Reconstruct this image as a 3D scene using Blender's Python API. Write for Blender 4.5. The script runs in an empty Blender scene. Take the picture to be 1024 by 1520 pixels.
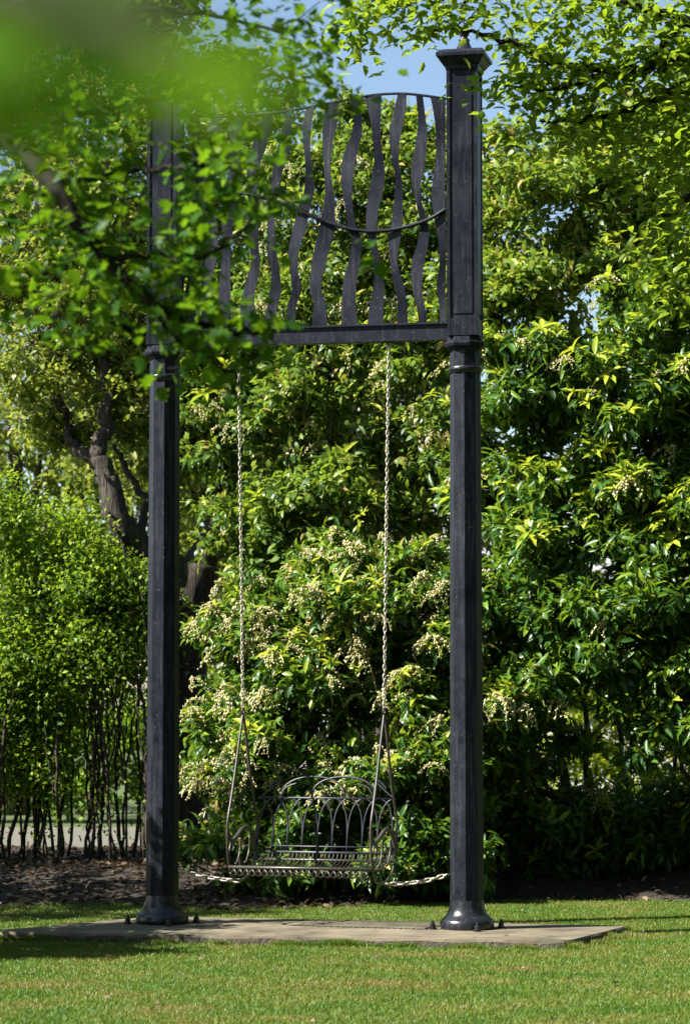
import bpy, math, random
import numpy as np
from mathutils import Vector, Matrix

# ------------------------------------------------------------------ camera
F = 3960.0                       # focal length in photo pixels (photo 1024 x 1520)
PITCH = math.radians(4.19)
CAMY, CAMZ = -18.0, 1.518
S = bpy.context.scene
COL = S.collection
cam = bpy.data.cameras.new('camera')
cam.sensor_fit = 'VERTICAL'; cam.sensor_height = 36.0; cam.sensor_width = 36.0
cam.lens = F / 1520 * 36.0
cam.clip_start = 0.1; cam.clip_end = 2000
cam.dof.use_dof = True; cam.dof.focus_distance = 18.0; cam.dof.aperture_fstop = 4.0
camo = bpy.data.objects.new('camera', cam); COL.objects.link(camo)
camo.location = (0, CAMY, CAMZ); camo.rotation_euler = (math.pi / 2 + PITCH, 0, 0)
S.camera = camo

# ------------------------------------------------------------------ light
SUN_AZ, SUN_EL = math.radians(72), math.radians(42)      # azimuth to the left of the view towards the camera
sund = Vector((-math.sin(SUN_AZ) * math.cos(SUN_EL), -math.cos(SUN_AZ) * math.cos(SUN_EL), math.sin(SUN_EL)))
sl = bpy.data.lights.new('sun', 'SUN'); sl.energy = 5.0; sl.angle = math.radians(0.53); sl.color = (1.0, 0.95, 0.86)
so = bpy.data.objects.new('sun', sl); COL.objects.link(so)
so.rotation_euler = sund.to_track_quat('Z', 'Y').to_euler(); so.location = (-30, -5, 30)
W = bpy.data.worlds.new('World'); S.world = W; W.use_nodes = True
wn = W.node_tree.nodes; wn.clear()
sky = wn.new('ShaderNodeTexSky'); sky.sky_type = 'NISHITA'; sky.sun_disc = False
sky.sun_elevation = SUN_EL; sky.sun_rotation = math.pi + SUN_AZ
sky.air_density = 1.0; sky.dust_density = 0.6; sky.ozone_density = 1.4
bg = wn.new('ShaderNodeBackground'); bg.inputs['Strength'].default_value = 0.05
wo = wn.new('ShaderNodeOutputWorld')
W.node_tree.links.new(sky.outputs[0], bg.inputs[0]); W.node_tree.links.new(bg.outputs[0], wo.inputs[0])
S.view_settings.view_transform = 'Standard'; S.view_settings.look = 'None'
S.view_settings.gamma = 1.0; S.view_settings.exposure = 1.88
S.render.engine = 'CYCLES'
S.cycles.max_bounces = 6; S.cycles.diffuse_bounces = 3; S.cycles.glossy_bounces = 2
S.cycles.transmission_bounces = 4; S.cycles.transparent_max_bounces = 4
S.cycles.use_adaptive_sampling = False

# ------------------------------------------------------------------ helpers
rng = np.random.default_rng(7)
random.seed(7)

def at(px, py, d):
    """world point seen at photo pixel (px, py), d metres in front of the camera (along world Y)"""
    a = Vector(((px - 512) / F, 1.0, (760 - py) / F))
    c, s = math.cos(PITCH), math.sin(PITCH)
    r = Vector((a.x, a.y * c - a.z * s, a.y * s + a.z * c))
    r = r / r.y * d
    return Vector((r.x, CAMY + r.y, CAMZ + r.z))

def ground(px, py, z=0.0):
    p = at(px, py, 1.0); t = (z - CAMZ) / (p.z - CAMZ)
    return at(px, py, t)

def link(name, data, parent=None, mat=None):
    o = bpy.data.objects.new(name, data); COL.objects.link(o)
    if parent: o.parent = parent
    if mat is not None and data is not None and not data.materials: data.materials.append(mat)
    return o

def tag(o, label=None, cat=None, group=None, kind=None):
    if label: o['label'] = label
    if cat: o['category'] = cat
    if group: o['group'] = group
    if kind: o['kind'] = kind
    return o

def thing(name, loc, label, cat, group=None, rz=0):
    o = bpy.data.objects.new(name, None); COL.objects.link(o)
    o.location = loc; o.rotation_euler = (0, 0, rz); o.empty_display_size = 0.2
    return tag(o, label, cat, group)

def np_mesh(name, v, f, mat, attrs=None, smooth=False, origin=None):
    v = np.asarray(v, np.float32); f = np.asarray(f, np.int32)
    if origin is not None: v = v - np.array(origin, np.float32)
    me = bpy.data.meshes.new(name)
    k = f.shape[1]
    me.vertices.add(len(v)); me.vertices.foreach_set('co', v.ravel())
    me.loops.add(f.size); me.loops.foreach_set('vertex_index', f.ravel())
    me.polygons.add(len(f)); me.polygons.foreach_set('loop_start', np.arange(0, f.size, k, dtype=np.int32))
    if smooth: me.polygons.foreach_set('use_smooth', np.ones(len(f), bool))
    if attrs:
        for n, a in attrs.items():
            at_ = me.attributes.new(n, 'FLOAT', 'POINT'); at_.data.foreach_set('value', np.asarray(a, np.float32))
    me.update(calc_edges=True); me.materials.append(mat)
    return me

class MB:
    def __init__(s): s.v = []; s.f = []
    def add(s, vs, fs):
        n = len(s.v); s.v += [tuple(p) for p in vs]; s.f += [tuple(i + n for i in q) for q in fs]; return s
    def box(s, a, b, ch=0.0):
        x0, y0, z0 = a; x1, y1, z1 = b
        return s.add([(x0,y0,z0),(x1,y0,z0),(x1,y1,z0),(x0,y1,z0),(x0,y0,z1),(x1,y0,z1),(x1,y1,z1),(x0,y1,z1)],
                     [(0,3,2,1),(4,5,6,7),(0,1,5,4),(1,2,6,5),(2,3,7,6),(3,0,4,7)])
    def lathe(s, prof, n, c=(0,0), rot=0.0, square=False):
        """prof: list of (radius, z); n sides"""
        vs = []; fs = []
        for r, z in prof:
            for k in range(n):
                a = rot + 2 * math.pi * k / n
                vs.append((c[0] + r * math.cos(a), c[1] + r * math.sin(a), z))
        m = len(prof)
        for i in range(m - 1):
            for k in range(n):
                k2 = (k + 1) % n
                fs.append((i*n+k, i*n+k2, (i+1)*n+k2, (i+1)*n+k))
        fs.append(tuple(range(n - 1, -1, -1))); fs.append(tuple((m-1)*n + k for k in range(n)))
        return s.add(vs, fs)
    def tube(s, pts, radii, n=8, closed=False, squash=1.0):
        pts = [Vector(p) for p in pts]; m = len(pts)
        if not hasattr(radii, '__len__'): radii = [radii] * m
        vs = []; fs = []; up = None
        for i, p in enumerate(pts):
            if closed: t = pts[(i+1) % m] - pts[i-1]
            else: t = pts[min(i+1, m-1)] - pts[max(i-1, 0)]
            if t.length < 1e-9: t = Vector((0,0,1))
            t.normalize()
            if up is None:
                up = Vector((0,0,1)) if abs(t.z) < .9 else Vector((1,0,0))
            a = t.cross(up)
            if a.length < 1e-6: a = t.orthogonal()
            a.normalize(); b = a.cross(t); b.normalize(); up = b
            for k in range(n):
                q = 2 * math.pi * k / n
                vs.append(p + a * (radii[i] * math.cos(q)) + b * (radii[i] * squash * math.sin(q)))
        for i in range(m if closed else m - 1):
            j = (i + 1) % m
            for k in range(n):
                k2 = (k + 1) % n
                fs.append((i*n+k, i*n+k2, j*n+k2, j*n+k))
        if not closed:
            fs.append(tuple(range(n-1, -1, -1))); fs.append(tuple((m-1)*n + k for k in range(n)))
        return s.add(vs, fs)
    def mesh(s, name, mat, smooth=False, origin=None, sharp=None):
        me = bpy.data.meshes.new(name)
        v = s.v if origin is None else [(p[0]-origin[0], p[1]-origin[1], p[2]-origin[2]) for p in s.v]
        me.from_pydata(v, [], s.f); me.update()
        if smooth:
            me.polygons.foreach_set('use_smooth', [True] * len(me.polygons))
            if sharp: me.set_sharp_from_angle(angle=math.radians(sharp))
        me.materials.append(mat)
        return me

def spline(pts, n):
    """Catmull-Rom through pts, n points per span"""
    P = [np.array(p, float) for p in pts]; out = []
    for i in range(len(P) - 1):
        p0 = P[max(i-1, 0)]; p1 = P[i]; p2 = P[i+1]; p3 = P[min(i+2, len(P)-1)]
        for k in range(n):
            t = k / n
            out.append(.5 * ((2*p1) + (-p0+p2)*t + (2*p0-5*p1+4*p2-p3)*t*t + (-p0+3*p1-3*p2+p3)*t**3))
    out.append(P[-1]); return out

# ------------------------------------------------------------------ materials
def new_mat(name):
    m = bpy.data.materials.new(name); m.use_nodes = True
    nt = m.node_tree; nt.nodes.clear()
    out = nt.nodes.new('ShaderNodeOutputMaterial')
    return m, nt, out

def N(nt, t, **kw):
    n = nt.nodes.new(t)
    for k, v in kw.items():
        if k in n.inputs: n.inputs[k].default_value = v
        else: setattr(n, k, v)
    return n

def ramp(nt, stops, interp='LINEAR'):
    r = nt.nodes.new('ShaderNodeValToRGB'); r.color_ramp.interpolation = interp
    e = r.color_ramp.elements
    while len(e) < len(stops): e.new(0.5)
    for i, (p, c) in enumerate(stops):
        e[i].position = p; e[i].color = (*c, 1)
    return r

def noise_mat(name, stops, scale=8, detail=6, rough=.8, bump=.3, bscale=40, bdist=.01, spec=.4, coord='Object', stretch=None, metallic=0, rough_var=0):
    m, nt, out = new_mat(name); L = nt.links
    tc = N(nt, 'ShaderNodeTexCoord'); mp = N(nt, 'ShaderNodeMapping')
    if stretch: mp.inputs['Scale'].default_value = stretch
    L.new(tc.outputs[coord], mp.inputs[0])
    n1 = N(nt, 'ShaderNodeTexNoise', Scale=scale, Detail=detail, Roughness=.65); L.new(mp.outputs[0], n1.inputs['Vector'])
    r = ramp(nt, stops); L.new(n1.outputs[0], r.inputs[0])
    p = N(nt, 'ShaderNodeBsdfPrincipled', Roughness=rough, Metallic=metallic); p.inputs['Specular IOR Level'].default_value = spec
    L.new(r.outputs[0], p.inputs['Base Color'])
    n2 = N(nt, 'ShaderNodeTexNoise', Scale=bscale, Detail=5, Roughness=.6); L.new(mp.outputs[0], n2.inputs['Vector'])
    b = N(nt, 'ShaderNodeBump', Strength=bump, Distance=bdist); L.new(n2.outputs[0], b.inputs['Height']); L.new(b.outputs[0], p.inputs['Normal'])
    if rough_var:
        mr = N(nt, 'ShaderNodeMapRange'); mr.inputs['To Min'].default_value = rough - rough_var; mr.inputs['To Max'].default_value = rough + rough_var
        L.new(n2.outputs[0], mr.inputs[0]); L.new(mr.outputs[0], p.inputs['Roughness'])
    L.new(p.outputs[0], out.inputs[0])
    return m

def leaf_mat(name, stops, trans=(.25,.42,.03), tmix=.35, rough=.38, spec=.5):
    """leaf colour from the per-leaf 'tint'; light passes through the blade"""
    m, nt, out = new_mat(name); L = nt.links
    a = N(nt, 'ShaderNodeAttribute', attribute_name='tint')
    r = ramp(nt, stops); L.new(a.outputs['Fac'], r.inputs[0])
    p = N(nt, 'ShaderNodeBsdfPrincipled', Roughness=rough); p.inputs['Specular IOR Level'].default_value = spec
    L.new(r.outputs[0], p.inputs['Base Color'])
    mx = N(nt, 'ShaderNodeMix', data_type='RGBA', blend_type='MIX'); mx.inputs['Factor'].default_value = .55
    L.new(r.outputs[0], mx.inputs[6]); mx.inputs[7].default_value = (*trans, 1)
    t = N(nt, 'ShaderNodeBsdfTranslucent'); L.new(mx.outputs[2], t.inputs[0])
    s = N(nt, 'ShaderNodeMixShader'); s.inputs[0].default_value = tmix
    L.new(p.outputs[0], s.inputs[1]); L.new(t.outputs[0], s.inputs[2]); L.new(s.outputs[0], out.inputs[0])
    return m

M = {}
# painted cast iron: thick black gloss paint, with specks of grime and chipped high spots
def iron_mat(name, c0, c1, rough, bump, bscale, bdist, spec=.5, splash=False):
    m, nt, out = new_mat(name); L = nt.links
    tc = N(nt, 'ShaderNodeTexCoord'); mp = N(nt, 'ShaderNodeMapping'); mp.inputs['Scale'].default_value = (1, 1, .07)
    L.new(tc.outputs['Object'], mp.inputs[0])
    n1 = N(nt, 'ShaderNodeTexNoise', Scale=6.0, Detail=8, Roughness=.7); L.new(tc.outputs['Object'], n1.inputs['Vector'])
    n3 = N(nt, 'ShaderNodeTexNoise', Scale=55.0, Detail=5, Roughness=.75); L.new(tc.outputs['Object'], n3.inputs['Vector'])
    n4 = N(nt, 'ShaderNodeTexNoise', Scale=48.0, Detail=5, Roughness=.65); L.new(mp.outputs[0], n4.inputs['Vector'])
    r = ramp(nt, [(.3, c0), (.72, c1)]); L.new(n1.outputs[0], r.inputs[0])
    st = ramp(nt, [(.52, (0,0,0)), (.75, (.5,.5,.5))]); L.new(n4.outputs[0], st.inputs[0])
    mx0 = N(nt, 'ShaderNodeMix', data_type='RGBA'); L.new(st.outputs[0], mx0.inputs['Factor']); L.new(r.outputs[0], mx0.inputs[6]); mx0.inputs[7].default_value = (.06, .06, .062, 1)
    sp = ramp(nt, [(.63, (0,0,0)), (.70, (1,1,1))]); L.new(n3.outputs[0], sp.inputs[0])
    mx = N(nt, 'ShaderNodeMix', data_type='RGBA'); L.new(sp.outputs[0], mx.inputs['Factor']); L.new(mx0.outputs[2], mx.inputs[6]); mx.inputs[7].default_value = (.13, .115, .10, 1)
    col = mx.outputs[2]
    if splash:      # dried mud splashed up from the slab
        sx = N(nt, 'ShaderNodeSeparateXYZ'); L.new(tc.outputs['Object'], sx.inputs[0])
        mr0 = N(nt, 'ShaderNodeMapRange'); mr0.inputs['From Min'].default_value = .45; mr0.inputs['From Max'].default_value = 0; L.new(sx.outputs[2], mr0.inputs[0])
        mu = N(nt, 'ShaderNodeMath', operation='MULTIPLY'); L.new(mr0.outputs[0], mu.inputs[0]); L.new(sp.outputs[0], mu.inputs[1])
        mx2 = N(nt, 'ShaderNodeMix', data_type='RGBA'); L.new(mu.outputs[0], mx2.inputs['Factor']); L.new(col, mx2.inputs[6]); mx2.inputs[7].default_value = (.07, .058, .04, 1); col = mx2.outputs[2]
    p = N(nt, 'ShaderNodeBsdfPrincipled', Roughness=rough); L.new(col, p.inputs['Base Color'])
    p.inputs['Specular IOR Level'].default_value = spec
    mr = N(nt, 'ShaderNodeMapRange'); mr.inputs['To Min'].default_value = rough - .12; mr.inputs['To Max'].default_value = rough + .2
    L.new(n1.outputs[0], mr.inputs[0]); L.new(mr.outputs[0], p.inputs['Roughness'])
    n2 = N(nt, 'ShaderNodeTexNoise', Scale=bscale, Detail=6, Roughness=.65); L.new(tc.outputs['Object'], n2.inputs['Vector'])
    mu2 = N(nt, 'ShaderNodeMath', operation='MULTIPLY'); L.new(n2.outputs[0], mu2.inputs[0]); L.new(n1.outputs[0], mu2.inputs[1])
    b = N(nt, 'ShaderNodeBump', Strength=bump, Distance=bdist); L.new(mu2.outputs[0], b.inputs['Height']); L.new(b.outputs[0], p.inputs['Normal'])
    L.new(p.outputs[0], out.inputs[0]); return m
M['iron'] = iron_mat('painted_iron', (.004,.0045,.008), (.017,.019,.028), .30, .45, 42, .007, .11, True)
M['gloss'] = iron_mat('gloss_iron', (.004,.0045,.008), (.012,.013,.019), .24, .3, 42, .004, .5, True)
M['bar'] = iron_mat('bar_steel', (.0055,.0062,.012), (.015,.0165,.027), .36, .3, 45, .003, .14)
M['wrought'] = iron_mat('wrought_iron', (.022,.018,.014), (.055,.048,.039), .36, .3, 90, .002)
M['backiron'] = iron_mat('back_iron', (.008,.009,.016), (.022,.025,.038), .40, .3, 90, .002)
M['chain'] = noise_mat('galvanised_chain', [(.36,(.10,.055,.03)),(.46,(.34,.31,.25)),(.7,(.60,.57,.48))], scale=45, rough=.38, bump=.2, bscale=200, bdist=.001, metallic=.45, spec=.5)
M['concrete'] = noise_mat('concrete', [(.30,(.030,.026,.017)),(.42,(.085,.072,.048)),(.6,(.145,.122,.082)),(.8,(.20,.172,.122))], scale=3.2, detail=10, rough=.92, bump=.6, bscale=60, bdist=.006)
M['slabside'] = noise_mat('slab_edge', [(.3,(.025,.021,.015)),(.55,(.075,.064,.046)),(.8,(.17,.15,.115))], scale=26, detail=8, rough=.95, bump=1, bscale=45, bdist=.02)
M['bark'] = noise_mat('bark', [(.3,(.014,.011,.008)),(.52,(.042,.034,.026)),(.8,(.15,.13,.105))], scale=9, rough=.95, bump=1.0, bscale=14, bdist=.03, stretch=(4,4,.6))
M['darkbark'] = noise_mat('dark_bark', [(.3,(.018,.014,.01)),(.7,(.06,.047,.034))], scale=20, rough=.95, bump=.8, bscale=30, bdist=.01, stretch=(2,2,.6))
M['blackbark'] = noise_mat('black_bark', [(.3,(.006,.005,.004)),(.7,(.022,.017,.013))], scale=20, rough=.9, bump=.8, bscale=30, bdist=.01, spec=.2)  # near-black bark for the two overhanging trees
M['soil'] = noise_mat('soil', [(.3,(.014,.011,.008)),(.6,(.035,.026,.018)),(.85,(.07,.055,.04))], scale=9, detail=10, rough=1, bump=1, bscale=30, bdist=.03)
M['gravel'] = noise_mat('gravel', [(.3,(.075,.072,.055)),(.7,(.135,.13,.105))], scale=30, detail=8, rough=1, bump=.7, bscale=80, bdist=.01)
M['wall'] = noise_mat('render_wall', [(.3,(.50,.49,.47)),(.7,(.62,.61,.59))], scale=3, rough=.9, bump=.2)
M['slate'] = noise_mat('slate', [(.3,(.20,.21,.23)),(.7,(.33,.34,.36))], scale=6, rough=.6, bump=.3)
M['glass'] = noise_mat('window_glass', [(.3,(.02,.025,.03)),(.7,(.04,.045,.05))], scale=2, rough=.08, bump=0, spec=.8)

def lawn_mat():
    m, nt, out = new_mat('lawn'); L = nt.links
    tc = N(nt, 'ShaderNodeTexCoord')
    n1 = N(nt, 'ShaderNodeTexNoise', Scale=1.1, Detail=5, Roughness=.6); L.new(tc.outputs['Object'], n1.inputs['Vector'])
    n2 = N(nt, 'ShaderNodeTexNoise', Scale=60.0, Detail=6, Roughness=.7); L.new(tc.outputs['Object'], n2.inputs['Vector'])
    r1 = ramp(nt, [(.3,(.05,.085,.012)),(.55,(.07,.11,.016)),(.68,(.11,.095,.03))]); L.new(n1.outputs[0], r1.inputs[0])
    r2 = ramp(nt, [(.3,(.35,.35,.35)),(.7,(1,1,1))]); L.new(n2.outputs[0], r2.inputs[0])
    mx = N(nt, 'ShaderNodeMix', data_type='RGBA', blend_type='MULTIPLY'); mx.inputs['Factor'].default_value = 1
    L.new(r1.outputs[0], mx.inputs[6]); L.new(r2.outputs[0], mx.inputs[7])
    p = N(nt, 'ShaderNodeBsdfPrincipled', Roughness=.9); L.new(mx.outputs[2], p.inputs['Base Color'])
    b = N(nt, 'ShaderNodeBump', Strength=.6, Distance=.02); L.new(n2.outputs[0], b.inputs['Height']); L.new(b.outputs[0], p.inputs['Normal'])
    L.new(p.outputs[0], out.inputs[0]); return m
M['lawn'] = lawn_mat()

def grass_mat():
    m, nt, out = new_mat('grass_blade'); L = nt.links
    tc = N(nt, 'ShaderNodeTexCoord'); a = N(nt, 'ShaderNodeAttribute', attribute_name='tint')
    n1 = N(nt, 'ShaderNodeTexNoise', Scale=1.7, Detail=8, Roughness=.72); L.new(tc.outputs['Object'], n1.inputs['Vector'])
    ad = N(nt, 'ShaderNodeMath', operation='MULTIPLY_ADD'); L.new(a.outputs['Fac'], ad.inputs[0]); ad.inputs[1].default_value = .30
    L.new(n1.outputs[0], ad.inputs[2])
    r = ramp(nt, [(.36,(.028,.092,.006)),(.54,(.066,.148,.010)),(.70,(.125,.19,.018)),(.84,(.22,.165,.05))]); L.new(ad.outputs[0], r.inputs[0])
    p = N(nt, 'ShaderNodeBsdfPrincipled', Roughness=.5); p.inputs['Specular IOR Level'].default_value = .35; L.new(r.outputs[0], p.inputs['Base Color'])
    t = N(nt, 'ShaderNodeBsdfTranslucent'); L.new(r.outputs[0], t.inputs[0])
    s = N(nt, 'ShaderNodeMixShader'); s.inputs[0].default_value = .35
    L.new(p.outputs[0], s.inputs[1]); L.new(t.outputs[0], s.inputs[2]); L.new(s.outputs[0], out.inputs[0]); return m
M['grass'] = grass_mat()
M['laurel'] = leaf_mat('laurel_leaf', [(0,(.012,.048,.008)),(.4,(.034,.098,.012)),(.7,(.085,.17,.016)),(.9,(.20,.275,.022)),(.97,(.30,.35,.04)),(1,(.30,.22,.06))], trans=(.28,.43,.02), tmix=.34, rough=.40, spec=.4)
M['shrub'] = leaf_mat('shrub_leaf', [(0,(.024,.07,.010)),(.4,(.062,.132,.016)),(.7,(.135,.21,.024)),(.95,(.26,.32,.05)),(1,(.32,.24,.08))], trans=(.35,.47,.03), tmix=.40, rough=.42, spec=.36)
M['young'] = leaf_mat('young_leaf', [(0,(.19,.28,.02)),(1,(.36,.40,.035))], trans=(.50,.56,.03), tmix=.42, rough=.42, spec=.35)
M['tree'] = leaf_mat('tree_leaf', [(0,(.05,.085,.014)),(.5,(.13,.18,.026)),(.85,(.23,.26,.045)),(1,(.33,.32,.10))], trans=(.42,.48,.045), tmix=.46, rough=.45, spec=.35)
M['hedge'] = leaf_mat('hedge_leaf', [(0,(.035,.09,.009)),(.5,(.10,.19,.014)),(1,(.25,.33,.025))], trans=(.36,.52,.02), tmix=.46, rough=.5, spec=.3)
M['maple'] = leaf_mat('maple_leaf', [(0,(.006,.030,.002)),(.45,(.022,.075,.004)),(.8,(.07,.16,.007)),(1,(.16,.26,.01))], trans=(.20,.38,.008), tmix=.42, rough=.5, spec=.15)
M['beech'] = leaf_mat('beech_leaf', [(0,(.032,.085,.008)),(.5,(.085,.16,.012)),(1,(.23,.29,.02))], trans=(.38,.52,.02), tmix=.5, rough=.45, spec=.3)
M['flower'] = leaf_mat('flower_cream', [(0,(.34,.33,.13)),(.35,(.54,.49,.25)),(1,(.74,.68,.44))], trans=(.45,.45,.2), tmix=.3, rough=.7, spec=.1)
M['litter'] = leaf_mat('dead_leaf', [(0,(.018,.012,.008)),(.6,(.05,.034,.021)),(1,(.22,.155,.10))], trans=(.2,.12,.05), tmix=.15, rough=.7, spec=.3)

# ------------------------------------------------------------------ leaves
T5 = (np.array([[0,0,0],[.42,-.5,.16],[.5,0,-.02],[.42,.5,.16],[1,0,-.12]], float), np.array([[0,2,1],[0,3,2],[1,2,4],[2,3,4]]))
T4 = (np.array([[0,0,0],[.45,-.5,.1],[.45,.5,.1],[1,0,-.08]], float), np.array([[0,2,1],[1,2,3]]))
T6 = (np.array([[0,0,0],[.28,-.44,.07],[.28,.44,.07],[.66,-.40,.03],[.66,.40,.03],[1,0,-.14]], float), np.array([[0,2,1],[1,2,4],[1,4,3],[3,4,5]]))
T8 = (np.array([[0,0,0],[.25,-.42,.09],[.28,0,.0],[.25,.42,.09],[.65,-.40,.05],[.66,0,-.03],[.65,.40,.05],[1,0,-.16]], float),
      np.array([[0,2,1],[0,3,2],[1,2,5],[1,5,4],[2,3,6],[2,6,5],[4,5,7],[5,6,7]]))
def lobed():
    o = [(0,0),(.12,-.32),(.30,-.22),(.42,-.52),(.58,-.24),(.74,-.34),(.78,-.12),(1,0),(.78,.12),(.74,.34),(.58,.24),(.42,.52),(.30,.22),(.12,.32)]
    v = [(.45,0,-.04)] + [(x, y, .10*abs(y)*2 - .10*x*x) for x, y in o]
    n = len(o)
    return np.array(v, float), np.array([[0, 1+i, 1+(i+1) % n] for i in range(n)])
TL = lobed()

def unit(a): return a / np.maximum(np.linalg.norm(a, axis=1, keepdims=True), 1e-9)

def blades(base, d, nrm, ln, wd, tint, tmpl):
    """one leaf per row, built from a template in (length, width, lift) coordinates"""
    tv, tf = tmpl; n = len(base)
    d = unit(d); side = unit(np.cross(d, nrm)); up = np.cross(side, d)
    v = (base[:, None, :] + d[:, None, :] * (tv[None, :, 0:1] * ln[:, None, None])
         + side[:, None, :] * (tv[None, :, 1:2] * wd[:, None, None]) + up[:, None, :] * (tv[None, :, 2:3] * ln[:, None, None]))
    f = (tf[None] + (np.arange(n) * len(tv))[:, None, None])
    return v.reshape(-1, 3), f.reshape(-1, 3), np.repeat(tint, len(tv))

def lobe_tips(lobes, n, r, shell=(.45, 1.0), rough=.22, clump=.72, nc=13):
    """twig tips: most sit in clumps on the outside of a set of ellipsoids (centre, radii), the rest fill the inside"""
    w = np.array([(b[0]*b[1]*b[2]) ** .667 for _, b in lobes]); w /= w.sum()
    P = []; O = []; CC = []
    for li, (c, R) in enumerate(lobes):
        c = np.array(tuple(c)); R = np.array(R); m = int(n*w[li])
        k = max(5, int(nc*(R.mean()/.6)**1.3)); cu = unit(r.normal(size=(k, 3)) + np.array([0, -.25, .1])); cr = r.uniform(.68, 1.12, k)
        cc = c + cu*R*cr[:, None]; rc = R.mean()*r.uniform(.26, .46, k)
        m1 = int(m*clump); ids = r.choice(k, m1, p=rc**2/(rc**2).sum())
        u = unit(r.normal(size=(m1, 3))); p = cc[ids] + u*(rc[ids]*r.uniform(.35, 1.1, m1))[:, None]*np.array([1.15, 1.15, .62])
        P.append(p); O.append(unit(u*np.array([1,1,1.3]) + cu[ids]*.55))
        m2 = m - m1; u = unit(r.normal(size=(m2, 3))); lo, hi = shell
        P.append(c + u*R*r.uniform(lo, hi*.86, m2)[:, None]); O.append(u)
        CC.append(np.tile(c, (m, 1)))
    return np.concatenate(P), np.concatenate(O), np.concatenate(CC)

def crown(lobes, n, per, ln, wd, r, tmpl=T5, spread=.16, droop=.25, shell=(.45, 1.0), keep=None, whorl=True, clump=.72, tintj=.22, flat=.6, zmin=.03, rough=.22, upbias=.25):
    p, o, C = lobe_tips(lobes, n, r, shell, rough, clump)
    if keep is not None:
        k = keep(p, r); p, o, C = p[k], o[k], C[k]
    k = p[:, 2] > zmin; p, o, C = p[k], o[k], C[k]
    n = len(p)
    o = unit(o + np.array([0, 0, upbias]) + r.normal(scale=.35, size=(n, 3)))
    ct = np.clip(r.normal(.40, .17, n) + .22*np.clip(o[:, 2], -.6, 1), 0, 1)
    B = np.repeat(p, per, axis=0); O = np.repeat(o, per, axis=0)
    m = len(B)
    if whorl:
        B = B + O * (r.uniform(-1, .25, m) * spread)[:, None] + r.normal(scale=spread*.22, size=(m, 3))
        D = O * r.uniform(.25, .9, m)[:, None] + r.normal(scale=.62, size=(m, 3)) - np.array([0, 0, droop])
    else:
        B = B + r.normal(scale=spread, size=(m, 3)) * np.array([1, 1, .55])
        D = O * .5 + r.normal(scale=.7, size=(m, 3)) - np.array([0, 0, droop])
    nm = np.array([0, 0, flat]) + O * .35 + r.normal(scale=.38, size=(m, 3))
    L_ = ln * r.uniform(.6, 1.2, m); Wd = wd * r.uniform(.75, 1.2, m)
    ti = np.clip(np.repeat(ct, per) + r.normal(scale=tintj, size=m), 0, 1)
    v, f, t = blades(B, D, nm, L_, Wd, ti, tmpl)
    return v, f, t, (p, o, C)

def twig_mesh(p, o, C, r, frac=.5, ln=.35, rad=.004):
    """thin three-sided twigs running back from the tips towards the middle of their bough"""
    k = r.random(len(p)) < frac; p, o, C = p[k], o[k], C[k]; n = len(p)
    d = unit(unit(C - p) * .8 - o * .5 + np.array([0,0,-.35])); e = p + d * (ln * r.uniform(.5, 1.3, n))[:, None]
    a = unit(np.cross(d, r.normal(size=(n, 3)))); b = np.cross(d, a)
    V = []
    for q, (pp, rr) in enumerate(((p, rad*.6), (e, rad*1.5))):
        for k3 in range(3):
            an = 2*math.pi*k3/3; V.append(pp + a*(rr*math.cos(an)) + b*(rr*math.sin(an)))
    v = np.stack(V, axis=1).reshape(-1, 3)
    f = np.array([[0,1,4],[0,4,3],[1,2,5],[1,5,4],[2,0,3],[2,3,5]])
    f = (f[None] + (np.arange(n)*6)[:, None, None]).reshape(-1, 3)
    return v, f

def L3(px, py, d, rx, ry, rd):
    """an ellipsoid of foliage: centre seen at (px, py) at distance d, radii given in metres"""
    return (at(px, py, d), (rx, rd, ry))

def limb(pts, r0, r1, n=8, seg=5, wob=.02, r=None):
    """a tapered, slightly crooked limb through the points"""
    P = spline([tuple(p) for p in pts], seg); m = len(P)
    if r is not None:
        P = [p + r.normal(scale=wob, size=3) * (1 if 0 < i < m-1 else 0) for i, p in enumerate(P)]
    return P, [r0 + (r1 - r0) * i / (m - 1) for i in range(m)]

# ------------------------------------------------------------------ ground
lawn = MB()
g = 400
lawn.add([(-g,-60,0),(g,-60,0),(g,g,0),(-g,g,0)], [(0,1,2,3)])
tag(link('lawn', lawn.mesh('lawn', M['lawn'])), kind='structure')

# planting bed: a low bank of soil behind the back strip of lawn
def bed_front(x):      # y of the front edge of the bed
    return 2.55 + .18*math.sin(x*1.3) + .1*math.sin(x*3.1+1) + (.25 if x < -1.0 else 0) + .5*min(1, max(0, x-.3))
nx, ny = 70, 30
bv = []; bf = []
for j in range(ny):
    for i in range(nx):
        x = -7 + 14*i/(nx-1); t = j/(ny-1); y0 = bed_front(x); y = y0 + (8.8 - y0)*t
        h = .16*min(1, t*5) * (1 if t < .9 else (1-t)/.1) + .03*math.sin(x*5+y*3)*min(1, t*6)*(1-t)
        bv.append((x, y, .004 + h))
for j in range(ny-1):
    for i in range(nx-1):
        a = j*nx+i; bf.append((a, a+1, a+nx+1, a+nx))
mb = MB(); mb.add(bv, bf)
tag(link('planting_bed', mb.mesh('planting_bed', M['soil'], smooth=True)), kind='structure')
def bed_z(x, y):
    y0 = bed_front(x); t = (y-y0)/(8.8-y0)
    return 0 if t < 0 else .004 + .16*min(1, t*5)
mb = MB(); mb.add([(-25,10.2,.006),(-.8,10.2,.006),(-.8,16,.006),(-25,16,.006)], [(0,1,2,3)])
tag(link('gravel_path', mb.mesh('gravel_path', M['gravel'])), kind='structure')

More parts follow.
